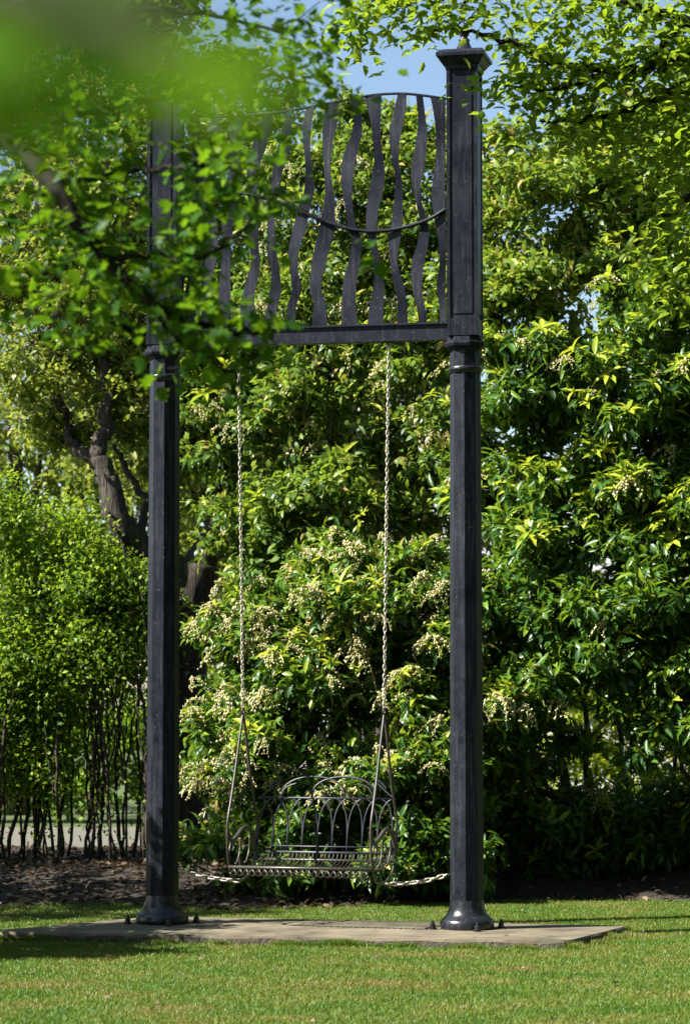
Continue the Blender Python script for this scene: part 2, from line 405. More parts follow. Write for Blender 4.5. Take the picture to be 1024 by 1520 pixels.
# concrete plinth under the frame, its edges broken and uneven
FL, FR, BR, BL = ground(-30,1383,.06), ground(842,1397,.06), ground(935,1374,.06), ground(228,1360,.06)
def edge(a, b, n, j, r):
    out = []
    for i in range(n):
        p = a.lerp(b, i/n); q = (b-a).normalized(); nn = Vector((q.y, -q.x, 0))
        w = j*(math.sin(i*.9+a.x*7)+.7*math.sin(i*2.3+1)+.5*r.normal())
        out.append(p + nn*(w*.6 if i else 0))
    return out
r_ = np.random.default_rng(3)
ring = edge(FL, FR, 60, .012, r_) + edge(FR, BR, 20, .01, r_) + edge(BR, BL, 50, .01, r_) + edge(BL, FL, 22, .012, r_)
for _ in range(3):
    ring = [(ring[i-1] + ring[i]*2 + ring[(i+1) % len(ring)])/4 for i in range(len(ring))]
cen = (FL+FR+BR+BL)/4; n = len(ring)
vs = []; 
for k, (sc, z) in enumerate(((1.006,-.02),(1.004,.03),(1.0,.050),(.993,.06))):
    for i, p in enumerate(ring):
        q = cen + (p-cen)*sc; vs.append((q.x, q.y, z - (.005+.004*math.sin(i*.8)+.002*r_.random() if 0<k<3 else 0)))
fs = []
for k in range(3):
    for i in range(n): fs.append((k*n+i, k*n+(i+1)%n, (k+1)*n+(i+1)%n, (k+1)*n+i))
vs.append((cen.x, cen.y, .06))
for i in range(n): fs.append((3*n+i, 3*n+(i+1)%n, 4*n))
mb = MB(); mb.add(vs, fs); slab_c = Vector((cen.x, cen.y, 0))
me = mb.mesh('concrete_plinth', M['concrete'], origin=slab_c); me.materials.append(M['slabside'])
me.polygons.foreach_set('material_index', [1 if i < 2*n else 0 for i in range(len(me.polygons))])
o = link('concrete_plinth', me); o.location = slab_c
tag(o, 'long low weathered concrete slab in the lawn under the two iron columns', 'plinth')
ringxy = np.array([(p.x, p.y) for p in (FL, FR, BR, BL)])
def in_slab(x, y, grow=0.0):
    ins = np.ones(len(x), bool); c = ringxy.mean(axis=0); R = c + (ringxy-c)*(1+grow)
    for i in range(4):
        a, b = R[i], R[(i+1) % 4]
        ins &= ((b[0]-a[0])*(y-a[1]) - (b[1]-a[1])*(x-a[0])) > 0
    return ins

# grass blades
def grass(n, x0, x1, y0, y1, h0, h1, r):
    x = r.uniform(x0, x1, n); y = r.uniform(y0, y1, n)
    bf_ = 2.55 + .18*np.sin(x*1.3) + .1*np.sin(x*3.1+1) + np.where(x < -1.0, .25, 0) + .5*np.clip(x-.3, 0, 1)
    patch = np.sin(x*2.1+1.3)*np.sin(y*1.7+.4) + .5*np.sin(x*5.3+y*4.1)
    k = ~in_slab(x, y) & (y < bf_ + .12*r.random(n)) & ~((x < -1.0) & (y > 1.1 + .5*r.random(n)) & (r.random(n) < .6))
    x, y, patch = x[k], y[k], patch[k]; n = len(x)
    near = in_slab(x, y, .05)
    h = r.uniform(h0, h1, n) * (1 + .12*patch) * np.where(near & (r.random(n) < .5), 1.7, 1)
    a = r.uniform(0, 2*math.pi, n); w = r.uniform(.0018, .0036, n); le = r.uniform(.1, 1.1, n)*h; la = r.uniform(0, 2*math.pi, n)
    b = np.stack([x, y, np.zeros(n)], 1); dx = np.stack([np.cos(a), np.sin(a), np.zeros(n)], 1)*w[:, None]
    tip = b + np.stack([np.cos(la)*le, np.sin(la)*le, h], 1)
    v = np.stack([b-dx, b+dx, tip], 1).reshape(-1, 3)
    tn = r.random(n)     # worn, browned places in the turf
    for px, py, ax, ay in ((575,1462,.28,.22),(600,1418,.45,.10),(80,1464,.22,.16),(430,1405,.4,.05),(880,1392,.35,.10),(760,1440,.2,.12),(250,1500,.25,.18)):
        c = ground(px, py); w_ = np.exp(-((x-c.x)/ax)**2 - ((y-c.y)/ay)**2); tn = tn + np.where(r.random(n) < w_*.75, 1.1, 0)
    return v, np.arange(3*n).reshape(-1, 3), np.repeat(tn, 3)
r_ = np.random.default_rng(11)
v1, f1, t1 = grass(560000, -2.6, 2.9, -5.9, 3.45, .010, .024, r_)
def fringe(a, b, n, r, h0, h1):
    u = r.random(n); q = np.array(b)-np.array(a); nn = np.array([q[1], -q[0], 0])/math.hypot(q[0], q[1])
    P = np.array(a) + q*u[:, None] + nn*(r.normal(scale=.018, size=n)+.012)[:, None]; P[:, 2] = 0
    dens = np.sin(u*23)+np.sin(u*61+1)+np.sin(u*9+2); k = dens + r.random(n)*1.6 > .7; P = P[k]; dn = np.clip(dens[k]*.25+.75, .4, 1.4); n = len(P)
    h = r.uniform(h0, h1, n)*dn; an = r.uniform(0, 6.283, n); w = r.uniform(.002,.004,n); dx = np.stack([np.cos(an), np.sin(an), np.zeros(n)],1)*w[:,None]; la = r.uniform(0,6.283,n); le = h*r.uniform(.1,.9,n)
    tip = P + np.stack([np.cos(la)*le, np.sin(la)*le, h],1)
    return np.stack([P-dx, P+dx, tip],1).reshape(-1,3), np.repeat(r.random(n),3)
for ea, eb, k in ((FL,FR,26000),(FR,BR,8000),(BR,BL,12000),(BL,FL,9000)):
    fv, ft = fringe((ea.x,ea.y,0),(eb.x,eb.y,0), k, r_, .018, .048)
    f1 = np.concatenate([f1, np.arange(len(fv)).reshape(-1,3)+len(v1)]); v1 = np.concatenate([v1, fv]); t1 = np.concatenate([t1, ft])
me = np_mesh('grass', v1, f1, M['grass'], {'tint': t1})
tag(link('grass', me), 'short mown green grass of the lawn', 'grass', kind='stuff')

# dead leaves on the bed
r_ = np.random.default_rng(12)
n = 9000
x = r_.uniform(-4.5, 4.5, n); y = r_.uniform(0, 1, n)
yy = np.array([bed_front(a) for a in x]) - .25 + y*5.2
zz = np.array([bed_z(a, b) for a, b in zip(x, yy)])
k = (x < .2) | (r_.random(n) < .35); x, yy, zz = x[k], yy[k], zz[k]; n = len(x)
m = 130; xs = r_.uniform(-2.4,2.4,m); ys = r_.uniform(-5.5,2.2,m)
x = np.concatenate([x, xs]); yy = np.concatenate([yy, ys]); zz = np.concatenate([zz, np.where(in_slab(xs, ys), .058, .012)]); n = len(x)
v, f, t = blades(np.stack([x, yy, zz + r_.uniform(.004, .04, n)*np.where(np.arange(n) < n-m, 1, .15)], 1), r_.normal(size=(n,3))*np.array([1,1,.3]), np.array([0,0,1]) + r_.normal(scale=.4, size=(n,3)), r_.uniform(.05,.1,n)*np.where(np.arange(n) < n-m, 1, .5), r_.uniform(.03,.05,n)*np.where(np.arange(n) < n-m, 1, .5), np.where(np.arange(n) < n-m, r_.random(n)**2.2, .6+.4*r_.random(n)), T6)
tag(link('leaf_litter', np_mesh('leaf_litter', v, f, M['litter'], {'tint': t})), 'brown fallen leaves strewn over the soil under the shrubs', 'leaf litter', kind='stuff')

# ------------------------------------------------------------------ swing frame
PR = at(693, 1378, 17.78); PL = at(241, 1370, 18.22)
MID = Vector(((PR.x+PL.x)/2, (PR.y+PL.y)/2, .06))
YAW = math.atan2(PR.y-PL.y, PR.x-PL.x); HALF = math.hypot(PR.x-PL.x, PR.y-PL.y)/2
frame = thing('iron_gantry', MID, 'tall black iron frame of two columns joined by a panel of wavy bars', 'gantry', rz=YAW)
ux = Vector((math.cos(YAW), math.sin(YAW), 0)); uy = Vector((-math.sin(YAW), math.cos(YAW), 0))
cpos = camo.location.copy()
def floc(px, py, yl=0.0):
    """photo pixel -> local (x, z) on the vertical plane of the frame at local depth yl"""
    dr = at(px, py, 1.0) - cpos
    t = ((MID + uy*yl) - cpos).dot(uy) / dr.dot(uy)
    p = cpos + dr*t - MID
    return p.dot(ux), p.z
def zr(py): return floc(693, py)[1]

Z_base, Z_ring, Z_col, Z_box, Z_cap = 0.0, zr(549), zr(513), zr(503), zr(101)
def oct_prof(): return None
def build_column(xc, rot):
    o8 = rot
    R0, R1 = .112, .103
    sh = MB(); sh.lathe([(R0, .06), (R0*.985, .9), (R1, Z_ring), (R1*.98, Z_col)], 8, rot=o8)
    c = link('column', sh.mesh('column', M['iron']), frame); c.location = (xc, 0, 0)
    # bell base with a round foot
    b = MB(); b.lathe([(.175,0),(.178,.012),(.180,.03),(.176,.05),(.168,.062),(.162,.068),(.146,.082),(.132,.10),(.122,.125),(.115,.155),(.112,.19)], 28)
    link('base_flange', b.mesh('base_flange', M['gloss'], smooth=True, sharp=50), c)
    for a in (20, 110, 200, 290):
        a = math.radians(a) - YAW*.5; x, y = .235*math.cos(a), .235*math.sin(a)
        bo = MB(); bo.lathe([(.026,0),(.026,.012)], 12, c=(x,y)); bo.lathe([(.019,.012),(.019,.034),(.016,.038)], 6, c=(x,y), rot=a); bo.lathe([(.010,.038),(.010,.055),(.007,.058)], 8, c=(x,y))
        link('anchor_bolt', bo.mesh('anchor_bolt', M['gloss']), c)
    rg = MB(); z = Z_ring
    rg.lathe([(R1-.004,z-.03),(R1+.006,z-.022),(R1+.008,z-.012),(R1+.016,z-.006),(R1+.018,z+.004),(R1+.014,z+.012),(R1+.002,z+.017),(R1-.004,z+.02)], 24)
    link('collar_ring', rg.mesh('collar_ring', M['gloss'], smooth=True, sharp=40), c)
    cl = MB(); z = Z_col; k = 1/math.cos(math.pi/8)
    cl.lathe([(.094*k,z-.045),(.104*k,z-.03),(.110*k,z-.02),(.132*k,z-.012),(.138*k,z+.004),(.136*k,z+.012),(.118*k,z+.024),(.112*k,z+.05)], 8, rot=math.pi/8)
    link('capital', cl.mesh('capital', M['iron']), c)
    # box post with corner strips standing proud of sunk panels
    h = .105; q = .022; d = .012
    z0, z1 = Z_box, Z_cap
    bx = MB(); i = h-d
    bx.box((-i,-i,z0+.015),(i,i,z1))
    bp = link('box_post', bx.mesh('box_post', M['iron']), c)
    for sx in (-1,1):
        for sy in (-1,1):
            m_ = MB(); m_.box((min(sx*h, sx*(h-q)), min(sy*h, sy*(h-q)), z0+.012), (max(sx*h, sx*(h-q)), max(sy*h, sy*(h-q)), z1-.002))
            link('corner_strip', m_.mesh('corner_strip', M['iron']), c)
    # raised flat panel on each face and its rails
    for k4 in range(4):
        ca, sa = math.cos(k4*math.pi/2), math.sin(k4*math.pi/2)
        def rot(p): return (p[0]*ca - p[1]*sa, p[0]*sa + p[1]*ca, p[2])
        m_ = MB(); m_.box((-h+q+.018, -i-.007, z0+.16), (h-q-.018, -i+.004, z1-.12)); m_.v = [rot(p) for p in m_.v]
        link('raised_panel', m_.mesh('raised_panel', M['iron']), c)
        m_ = MB(); m_.box((-h+q-.002, -h+.003, z0+.013), (h-q+.002, -i+.004, z0+.13)); m_.v = [rot(p) for p in m_.v]
        link('bottom_rail', m_.mesh('bottom_rail', M['iron']), c)
    cp = MB(); z = Z_cap; k = math.sqrt(2)
    cp.lathe([(.108*k,z-.03),(.112*k,z-.022),(.113*k,z-.004),(.122*k,z+.004),(.135*k,z+.022),(.152*k,z+.046),(.165*k,z+.054),(.167*k,z+.074),(.160*k,z+.084),(.152*k,z+.088),(.148*k,z+.098),(.10*k,z+.112),(.06*k,z+.118)], 4, rot=math.pi/4)
    co = link('cap', cp.mesh('cap', M['iron']), c)
    z += .112
    fn = MB(); fn.lathe([(.075,z),(.060,z+.012),(.045,z+.04),(.036,z+.062),(.034,z+.07),(.040,z+.076),(.036,z+.084),(.024,z+.092),(.022,z+.10),(.032,z+.112),(.038,z+.13),(.034,z+.15),(.022,z+.17),(.010,z+.19),(.003,z+.21)], 16)
    link('finial', fn.mesh('finial', M['gloss'], smooth=True), c)
    return c
build_column(HALF, math.radians(5))
build_column(-HALF, math.radians(15))

XI = HALF - .105
# bottom beam
zb0, zb1 = zr(503), zr(481)
zb0 = floc(640, 503)[1]; zb1 = floc(640, 482)[1]
mb = MB(); mb.box((-XI-.01,-.028,zb0),(XI+.01,.028,zb1))
mb.box((-XI-.01,-.045,zb1-.001),(XI+.01,.045,zb1+.012)); mb.box((-XI-.01,-.045,zb0-.012),(XI+.01,.045,zb0+.001))
link('beam', mb.mesh('beam', M['bar']), frame)
# top rail: a slow wave
top_px = [(663,147),(630,142),(595,139),(555,141),(520,147),(490,153),(455,160),(420,166),(385,170),(345,173),(310,173),(285,171),(262,168)]
tp = [floc(*p) for p in top_px]
tpath = spline([(a,0,b) for a, b in tp], 4)
def zrail(x):
    X = [p[0] for p in tpath][::-1]; Z = [p[2] for p in tpath][::-1]
    return float(np.interp(x, X, Z))
tpath[0][0] = XI+.01; tpath[-1][0] = -XI-.01
mb = MB(); mb.tube(tpath, .007, 6, squash=1.4); link('top_rail', mb.mesh('top_rail', M['bar'], smooth=True), frame)
# wave-shaped rod in front of the bars
rod_px = [(664,310),(640,325),(610,336),(575,343),(545,344),(510,338),(475,326),(440,311),(405,298),(370,289),(335,290),(300,303),(266,322)]
rp = spline([(floc(*p)[0], -.022, floc(*p)[1]) for p in rod_px], 4); rp[0][0] = XI+.01; rp[-1][0] = -XI-.01
mb = MB(); mb.tube(rp, .013, 8); link('wave_rod', mb.mesh('wave_rod', M['bar'], smooth=True), frame)
# wavy bars, edges (left, right) at heights, as read in a 2.56x enlargement of the panel
BARS = [
 [(918,975,60),(932,974,130),(940,974,210),(938,974,300),(922,972,430),(932,975,520),(948,976,600),(954,976,690),(942,974,780),(952,976,850),(955,977,915)],
 [(864,888,55),(872,900,150),(865,907,220),(845,895,330),(850,880,400),(868,888,480),(880,910,550),(868,910,620),(845,893,700),(848,885,780),(865,895,850),(875,905,915)],
 [(795,828,50),(775,822,130),(762,805,210),(772,795,290),(785,808,370),(782,812,440),(770,812,540),(758,805,600),(765,792,690),(780,815,770),(795,828,850),(790,832,915)],
 [(668,733,55),(690,728,150),(702,730,240),(705,742,320),(690,742,400),(675,722,490),(675,715,560),(690,715,620),(702,728,690),(705,740,770),(690,740,840),(680,740,915)],
 [(615,635,65),(630,655,140),(620,658,200),(590,640,280),(578,625,370),(590,620,450),(605,632,540),(620,655,600),(610,652,680),(588,640,760),(582,635,830),(580,640,920)],
 [(525,570,85),(510,565,160),(510,545,250),(515,540,350),(520,552,430),(505,555,520),(490,550,590),(470,525,680),(460,505,780),(475,520,850),(470,527,925)],
 [(450,478,100),(432,465,180),(440,462,270),(445,470,340),(440,475,420),(420,460,490),(395,445,570),(380,420,650),(385,415,720),(395,428,790),(380,410,850),(370,405,910)],
 [(365,392,120),(355,390,200),(335,385,270),(322,362,330),(312,345,400),(300,330,500),(300,328,580),(300,335,660),(315,345,730),(310,352,800),(295,335,870),(293,333,925)],
 [(285,318,128),(260,308,200),(235,290,270),(222,270,330),(225,262,430),(225,265,540),(230,265,620),(240,270,690),(215,260,770),(200,250,830),(197,258,930)],
 [(150,205,135),(155,200,200),(165,195,280),(150,190,360),(132,180,450),(128,168,540),(130,160,640),(120,160,740),(112,160,830),(112,162,935)],
 [(80,118,135),(85,125,220),(70,120,300),(58,98,380),(62,92,460),(72,112,560),(60,112,660),(48,90,760),(50,85,850),(55,95,940)],
 [(0,45,140),(10,45,220),(18,58,300),(5,55,390),(-8,35,480),(-5,25,560),(5,40,650),(0,48,740),(-15,30,830),(-12,30,945)]]
for bi, b in enumerate(BARS):
    P = []
    for l, r, y in b:
        xl, z = floc(280+l/2.56, 120+y/2.56); xr, _ = floc(280+r/2.56, 120+y/2.56)
        P.append((xl, xr, z))
    P = spline(P, 5)
    P[0] = np.array([P[0][0], P[0][1], zrail((P[0][0]+P[0][1])/2)]); P[-1] = np.array([P[-1][0], P[-1][1], zb1+.010])
    vs = []; fs = []; ph = bi*1.7
    for i, (xl, xr, z) in enumerate(P):
        tw = .006*math.sin(i*.22+ph)
        xr = min(xr, XI-.002)
        vs += [(xl,-.005-tw,z),(xr,-.005+tw,z),(xr,.005+tw,z),(xl,.005-tw,z)]
    n = len(P)
    for i in range(n-1):
        for k in range(4): fs.append((i*4+k, (i+1)*4+k, (i+1)*4+(k+1)%4, i*4+(k+1)%4))
    fs += [(0,1,2,3), (4*n-1,4*n-2,4*n-3,4*n-4)]
    m_ = MB(); m_.add(vs, fs); link('wavy_bar', m_.mesh('wavy_bar', M['bar'], smooth=True, sharp=40), frame)
# eyes under the beam that carry the chains
CX = .522
for s in (-1, 1):
    m_ = MB(); z = zb0-.012
    m_.tube([(s*CX+.017*math.cos(a), 0, z-.02+.022*math.sin(a)) for a in np.linspace(0,2*math.pi,15)[:-1]], .005, 6, closed=True)
    link('eye_bolt', m_.mesh('eye_bolt', M['chain'], smooth=True), frame)
    m_ = MB(); m_.box((s*CX-.035,-.03,z-.006),(s*CX+.035,.03,z+.001)); link('eye_plate', m_.mesh('eye_plate', M['bar']), frame)

# ------------------------------------------------------------------ swing bench
BY = math.radians(-19.5)
SEAT = floc(461, 1287)[1] + MID.z
APEX = floc(461, 1060)[1] + MID.z
bench = thing('swing_bench', (MID.x, MID.y, SEAT), 'wrought iron garden swing seat with arched back hanging from two chains', 'swing seat', rz=BY)
WI, RW = M['wrought'], M['backiron']
HW = .505
za = APEX - SEAT
hoop = [(0,0,za),(0,-.045,za-.12),(0,-.15,za-.42),(0,-.222,za-.60),(0,-.268,.31),(0,-.275,.2),(0,-.26,.06),(0,-.19,-.06),(0,-.08,-.095),(0,.05,-.085),(0,.17,-.03),(0,.245,.08),(0,.265,.22),(0,.262,.32),(0,.216,za-.60),(0,.14,za-.42),(0,.05,za-.12)]
for s in (-1, 1):
    path = spline([(s*HW, y, z) for _, y, z in hoop] + [(s*HW, 0.004, za-.004)], 4)
    m_ = MB(); m_.tube(path, .0095, 7)
    h = link('side_hoop', m_.mesh('side_hoop', WI, smooth=True), bench)
    # eye at the apex
    m_ = MB(); m_.tube([(s*HW, .02*math.cos(a), za+.02+.022*math.sin(a)) for a in np.linspace(0,2*math.pi,15)[:-1]], .006, 6, closed=True)
    link('hanging_eye', m_.mesh('hanging_eye', WI, smooth=True), h)
    # rolled armrest and scrolls below it
    arm = spline([(s*HW,-.272,.255),(s*HW,-.25,.20),(s*HW,-.19,.178),(s*HW,-.10,.205),(s*HW,.0,.25),(s*HW,.08,.255),(s*HW,.16,.225),(s*HW,.22,.15),(s*HW,.25,.07)], 5)
    m_ = MB(); m_.tube(arm, .013, 6, squash=1.2); link('armrest', m_.mesh('armrest', WI, smooth=True), bench)
    for q, (y0, y1) in enumerate(((-.24,-.07),(-.05,.10))):
        sc = spline([(s*HW,y0+.01,.0),(s*HW,y0-.005,.08),(s*HW,y0+.02,.15),(s*HW,y0+.06,.165),(s*HW,y0+.085,.135),(s*HW,y0+.06,.11)], 5)
        m_ = MB(); m_.tube(sc, .007, 6)
        sc = spline([(s*HW,y1+.03,.19),(s*HW,y1+.02,.10),(s*HW,y1-.03,.03),(s*HW,y1-.06,.02)], 5); m_.tube(sc, .007, 6)
        link('arm_scroll', m_.mesh('arm_scroll', WI, smooth=True), bench)
# seat: rails, and bars from front to back that rise into the back
for y, z, rr in ((-.255,.005,.011),(-.02,-.012,.008),(.19,.035,.010)):
    m_ = MB(); m_.tube([(-HW,y,z),(0,y,z+.001),(HW,y,z)], rr, 6); link('seat_rail', m_.mesh('seat_rail', WI, smooth=True), bench)
prof = spline([(-.262,-.004),(-.255,.016),(-.22,.010),(-.1,-.004),(.03,-.004),(.13,.012),(.19,.044),(.215,.085)], 2)
sb = MB(); sb.tube([(0,a,b) for a, b in prof], .0042, 4); sme = sb.mesh('seat_bar', WI, smooth=True)
for i in range(34):
    o = link('seat_bar', sme, bench); o.location = (-HW+.02+i*(2*HW-.04)/33, 0, 0)
# twisted front edge: two strands winding round each other below the rail
for s in (0, math.pi):
    m_ = MB(); m_.tube([(-HW+.02+(2*HW-.04)*t, -.262+.017*math.cos(2*math.pi*11*t+s), -.030+.02*math.sin(2*math.pi*11*t+s)) for t in np.linspace(0,1,133)], .0065, 5)
    link('twisted_edge', m_.mesh('twisted_edge', WI, smooth=True), bench)
# back: interlaced pointed arches between rails, bigger hoops and scrolls above
def back(x, z): return (x, .215 + (z-.08)*.16, z)
zt = (1290-1191)/220.
for z, rr in ((.085,.010),(.125,.006),(zt,.008)):
    m_ = MB(); m_.tube([back(-HW+.01,z), back(0,z), back(HW-.01,z)], rr, 6); link('back_rail', m_.mesh('back_rail', RW, smooth=True), bench)
nA = 9; sp_ = (2*HW-.04)/nA
for i in range(-1, nA):
    xa = -HW+.02+i*sp_; xb = xa+2*sp_
    pts = []
    for t in np.linspace(0, 1, 19):
        a = math.pi*t; x = (xa+xb)/2 - math.cos(a)*sp_; z = .09 + (zt-.09)*(abs(math.sin(a))**.55)
        if -HW+.005 <= x <= HW-.005: pts.append(back(x, z))
    m_ = MB(); m_.tube(pts, .0055, 6); link('back_arch', m_.mesh('back_arch', RW, smooth=True), bench)
for cx, w, h in ((-.10,.23,.145),(.12,.23,.145)):
    pts = [back(cx - w*math.cos(math.pi*t), zt + h*math.sin(math.pi*t)**.75) for t in np.linspace(0,1,25)]
    m_ = MB(); m_.tube(pts, .0075, 6); link('crest_hoop', m_.mesh('crest_hoop', RW, smooth=True), bench)
for s in (-1, 1):
    pts = [back(s*(.40 + (.02+.085*(1-t))*math.cos(.6+5.6*t)), zt+.085 + (.02+.07*(1-t))*math.sin(-1.2+5.6*t)) for t in np.linspace(0,1,24)]
    m_ = MB(); m_.tube(pts, .006, 6); link('crest_scroll', m_.mesh('crest_scroll', RW, smooth=True), bench)
    pts = spline([back(s*.33,zt+.01),back(s*.30,zt+.07),back(s*.22,zt+.1)], 5); m_ = MB(); m_.tube(pts, .006, 6); link('crest_scroll', m_.mesh('crest_scroll', RW, smooth=True), bench)

# ------------------------------------------------------------------ chains
def link_mesh(ln, wd, rr, name):
    pts = []
    for k in range(14):
        a = 2*math.pi*k/14; x = (wd/2-rr)*math.cos(a); z = (wd/2-rr)*math.sin(a) + (ln-wd)/2*(1 if math.sin(a) >= 0 else -1)
        pts.append((x, 0, z))
    m_ = MB(); m_.tube(pts, rr, 5, closed=True); return m_.mesh(name, M['chain'], smooth=True)
LK = link_mesh(.043, .028, .0046, 'link')
def chain(path, label, pitch=.0315, me=LK):
    path = [Vector(p) for p in path]
    base = path[-1].copy()
    root = thing('suspension_chain' if 'swing' in label else 'tether_chain', base, label, 'chain')
    L_ = [0]
    for i in range(1, len(path)): L_.append(L_[-1] + (path[i]-path[i-1]).length)
    n = int(L_[-1]/pitch); pitch = L_[-1]/n
    for i in range(n):
        s_ = (i+.5)*pitch; j = max(k for k in range(len(L_)) if L_[k] <= s_); j = min(j, len(path)-2)
        u = (s_-L_[j])/(L_[j+1]-L_[j]); p = path[j].lerp(path[j+1], u); t = (path[j+1]-path[j]).normalized()
        o = link('link', me, root); o.location = p - base
        xx = Vector((1, -.25, 0)); yv = t.cross(xx).normalized(); xx = yv.cross(t).normalized(); q = Matrix((xx, yv, t)).transposed().to_quaternion(); o.rotation_mode = 'QUATERNION'
        from mathutils import Quaternion
        o.rotation_quaternion = q @ Quaternion((0,0,1), math.radians(8 + 90*(i % 2) + random.uniform(-14,14)))
    return root
cb, sb_ = math.cos(BY), math.sin(BY)
for s, lab in ((-1, 'steel suspension chain of the swing nearer the shaded left column'), (1, 'steel suspension chain of the swing nearer the right column with visible cap')):
    top = MID + ux*(s*CX) + Vector((0,0,zb0-.05)); bot = Vector((MID.x + s*HW*cb, MID.y + s*HW*sb_, APEX+.045))
    chain([top, top.lerp(bot,.5), bot], lab)
def sag(a, b, d, n=9):
    a, b = Vector(a), Vector(b)
    return [a.lerp(b, i/n) - Vector((0,0,d*4*(i/n)*(1-i/n))) for i in range(n+1)]
def bpt(x, y, z): return Vector((MID.x + x*cb - y*sb_, MID.y + x*sb_ + y*cb, SEAT+z))
LK2 = link_mesh(.058, .036, .0065, 'link')
colL = MID - ux*HALF; colR = MID + ux*HALF
a = colL + ux*.112; a.z = floc(265,1291)[1]+MID.z
chain(sag(a, bpt(-HW,-.05,-.10), .014), 'slack tether chain from the shaded left column to the seat', .043, LK2)
b = colR - ux*.112; b.z = floc(668,1297)[1]+MID.z
chain(sag(bpt(HW,.0,-.10), b, .022), 'slack sunlit tether chain from the seat to the right column', .043, LK2)

# ------------------------------------------------------------------ foliage builders
def finish(root, name, v, f, t, mat):
    o = link(name, np_mesh(name, v, f, mat, {'tint': t}, origin=root.location), root); o['kind'] = 'stuff'; return o

def raceme_mesh(seed):
    """a drooping spray of small cream bells on a branched stalk"""
    r = np.random.default_rng(seed); V = []; Fc = []; T = []
    octv = np.array([[0,0,-1.1],[.8,0,0],[0,.8,0],[-.8,0,0],[0,-.8,0],[0,0,.9]], float)
    octf = np.array([[0,2,1],[0,3,2],[0,4,3],[0,1,4],[5,1,2],[5,2,3],[5,3,4],[5,4,1]])
    st = MB()
    for br in range(3 + seed % 4):
        d = unit(r.normal(size=(1,3))*np.array([1,1,.2]) + np.array([[0,0,-.1]]))[0]; ln = r.uniform(.08,.15)
        st.tube([(0,0,.01)] + [tuple(d*ln*t + np.array([0,0,-.09*t*t])) for t in (.3,.65,1)], .003, 3)
        for k in range(17):
            t = (k+1)/17; p = d*ln*t + np.array([0,0,-.09*t*t]) + r.normal(scale=.0085, size=3)
            n0 = sum(len(x) for x in V)
            V.append(octv*r.uniform(.0065,.0115) + p); Fc.append(octf+n0); T.append(np.full(6, r.random()))
    n0 = sum(len(x) for x in V); V.append(np.array(st.v)); T.append(np.full(len(st.v), .0))
    for q in st.f:
        for i in range(1, len(q)-1): Fc.append(np.array([[q[0], q[i], q[i+1]]])+n0)
    return np_mesh('flower_raceme', np.concatenate(V), np.concatenate(Fc), M['flower'], {'tint': np.concatenate(T)})
RAC = [raceme_mesh(s) for s in range(8)]
def whorl_mesh(seed, n=9, ln=.135, wd=.042):
    """a tuft of pale young leaves at a shoot tip"""
    r = np.random.default_rng(seed); a = np.arange(n)*2.4 + r.uniform(0,6); el = r.uniform(-.25,.75,n)
    D = np.stack([np.cos(a)*np.cos(el), np.sin(a)*np.cos(el), np.sin(el)], 1)
    v, f, t = blades(np.stack([np.zeros(n),np.zeros(n),r.uniform(-.03,.01,n)],1), D, np.tile([0,0,1.],(n,1))+r.normal(scale=.15,size=(n,3)), ln*r.uniform(.7,1.15,n), np.full(n,wd), r.random(n), T8)
    return np_mesh('young_leaf_tuft', v, f, M['young'], {'tint': t})
WH = [whorl_mesh(s, 4 + s % 6, (.10,.12,.14,.155,.11,.13,.15,.09,.125,.14)[s], (.034,.040,.044,.046,.038)[s % 5]) for s in range(10)]

def scatter(root, name, meshes, p, o, n, r, out=.06, tilt=.6, pick=None, scale=(.8,1.3)):
    """n copies of small parts at outer tips that face the light or the path"""
    w = np.ones(len(p)) if pick is None else pick(p, o)
    w = np.maximum(w, 0); w = w/w.sum(); n = min(n, int((w > 0).sum()))
    base = Vector(root.location)
    for i in r.choice(len(p), n, replace=False, p=w):
        ob = link(name, meshes[int(r.integers(len(meshes)))], root)
        d = Vector(o[i]); ob.location = Vector(p[i]) + d*out - base
        z = (Vector((0,0,1)) + d*tilt).normalized(); q = z.to_track_quat('Z','Y')
        ob.rotation_euler = (q.to_matrix() @ Matrix.Rotation(r.uniform(0,6.28), 3, 'Z')).to_euler()
        s = r.uniform(*scale); ob.scale = (s,s,s)

front = lambda p, o: np.clip(-o[:,1] + .35 - .5*o[:,0]*0, 0, None)

def stems(root, base, lobes, r, n=7, r0=.035, spreadb=.25, mat='darkbark', name='stem', joined=None):
    """crooked stems from the ground up into the lobes; one mesh per stem"""
    for i in range(n):
        c, R = lobes[int(r.integers(len(lobes)))]
        b = Vector(base) + Vector((r.normal()*spreadb, r.normal()*spreadb, 0)); b.z = max(0, bed_z(b.x, b.y) - .05)
        e = Vector(c) + Vector((r.normal()*R[0]*.3, r.normal()*R[1]*.3, R[2]*.4))
        m1 = b.lerp(e, .35) + Vector((r.normal()*.12, r.normal()*.12, .05)); m2 = b.lerp(e, .7) + Vector((r.normal()*.12, r.normal()*.12, .08))
        P, rr = limb([b, m1, m2, e], r0*r.uniform(.7,1.2), .007, r=r, wob=.015)
        m_ = MB(); m_.tube(P, rr, 6); link(name, m_.mesh(name, M[mat], smooth=True, origin=root.location), root)

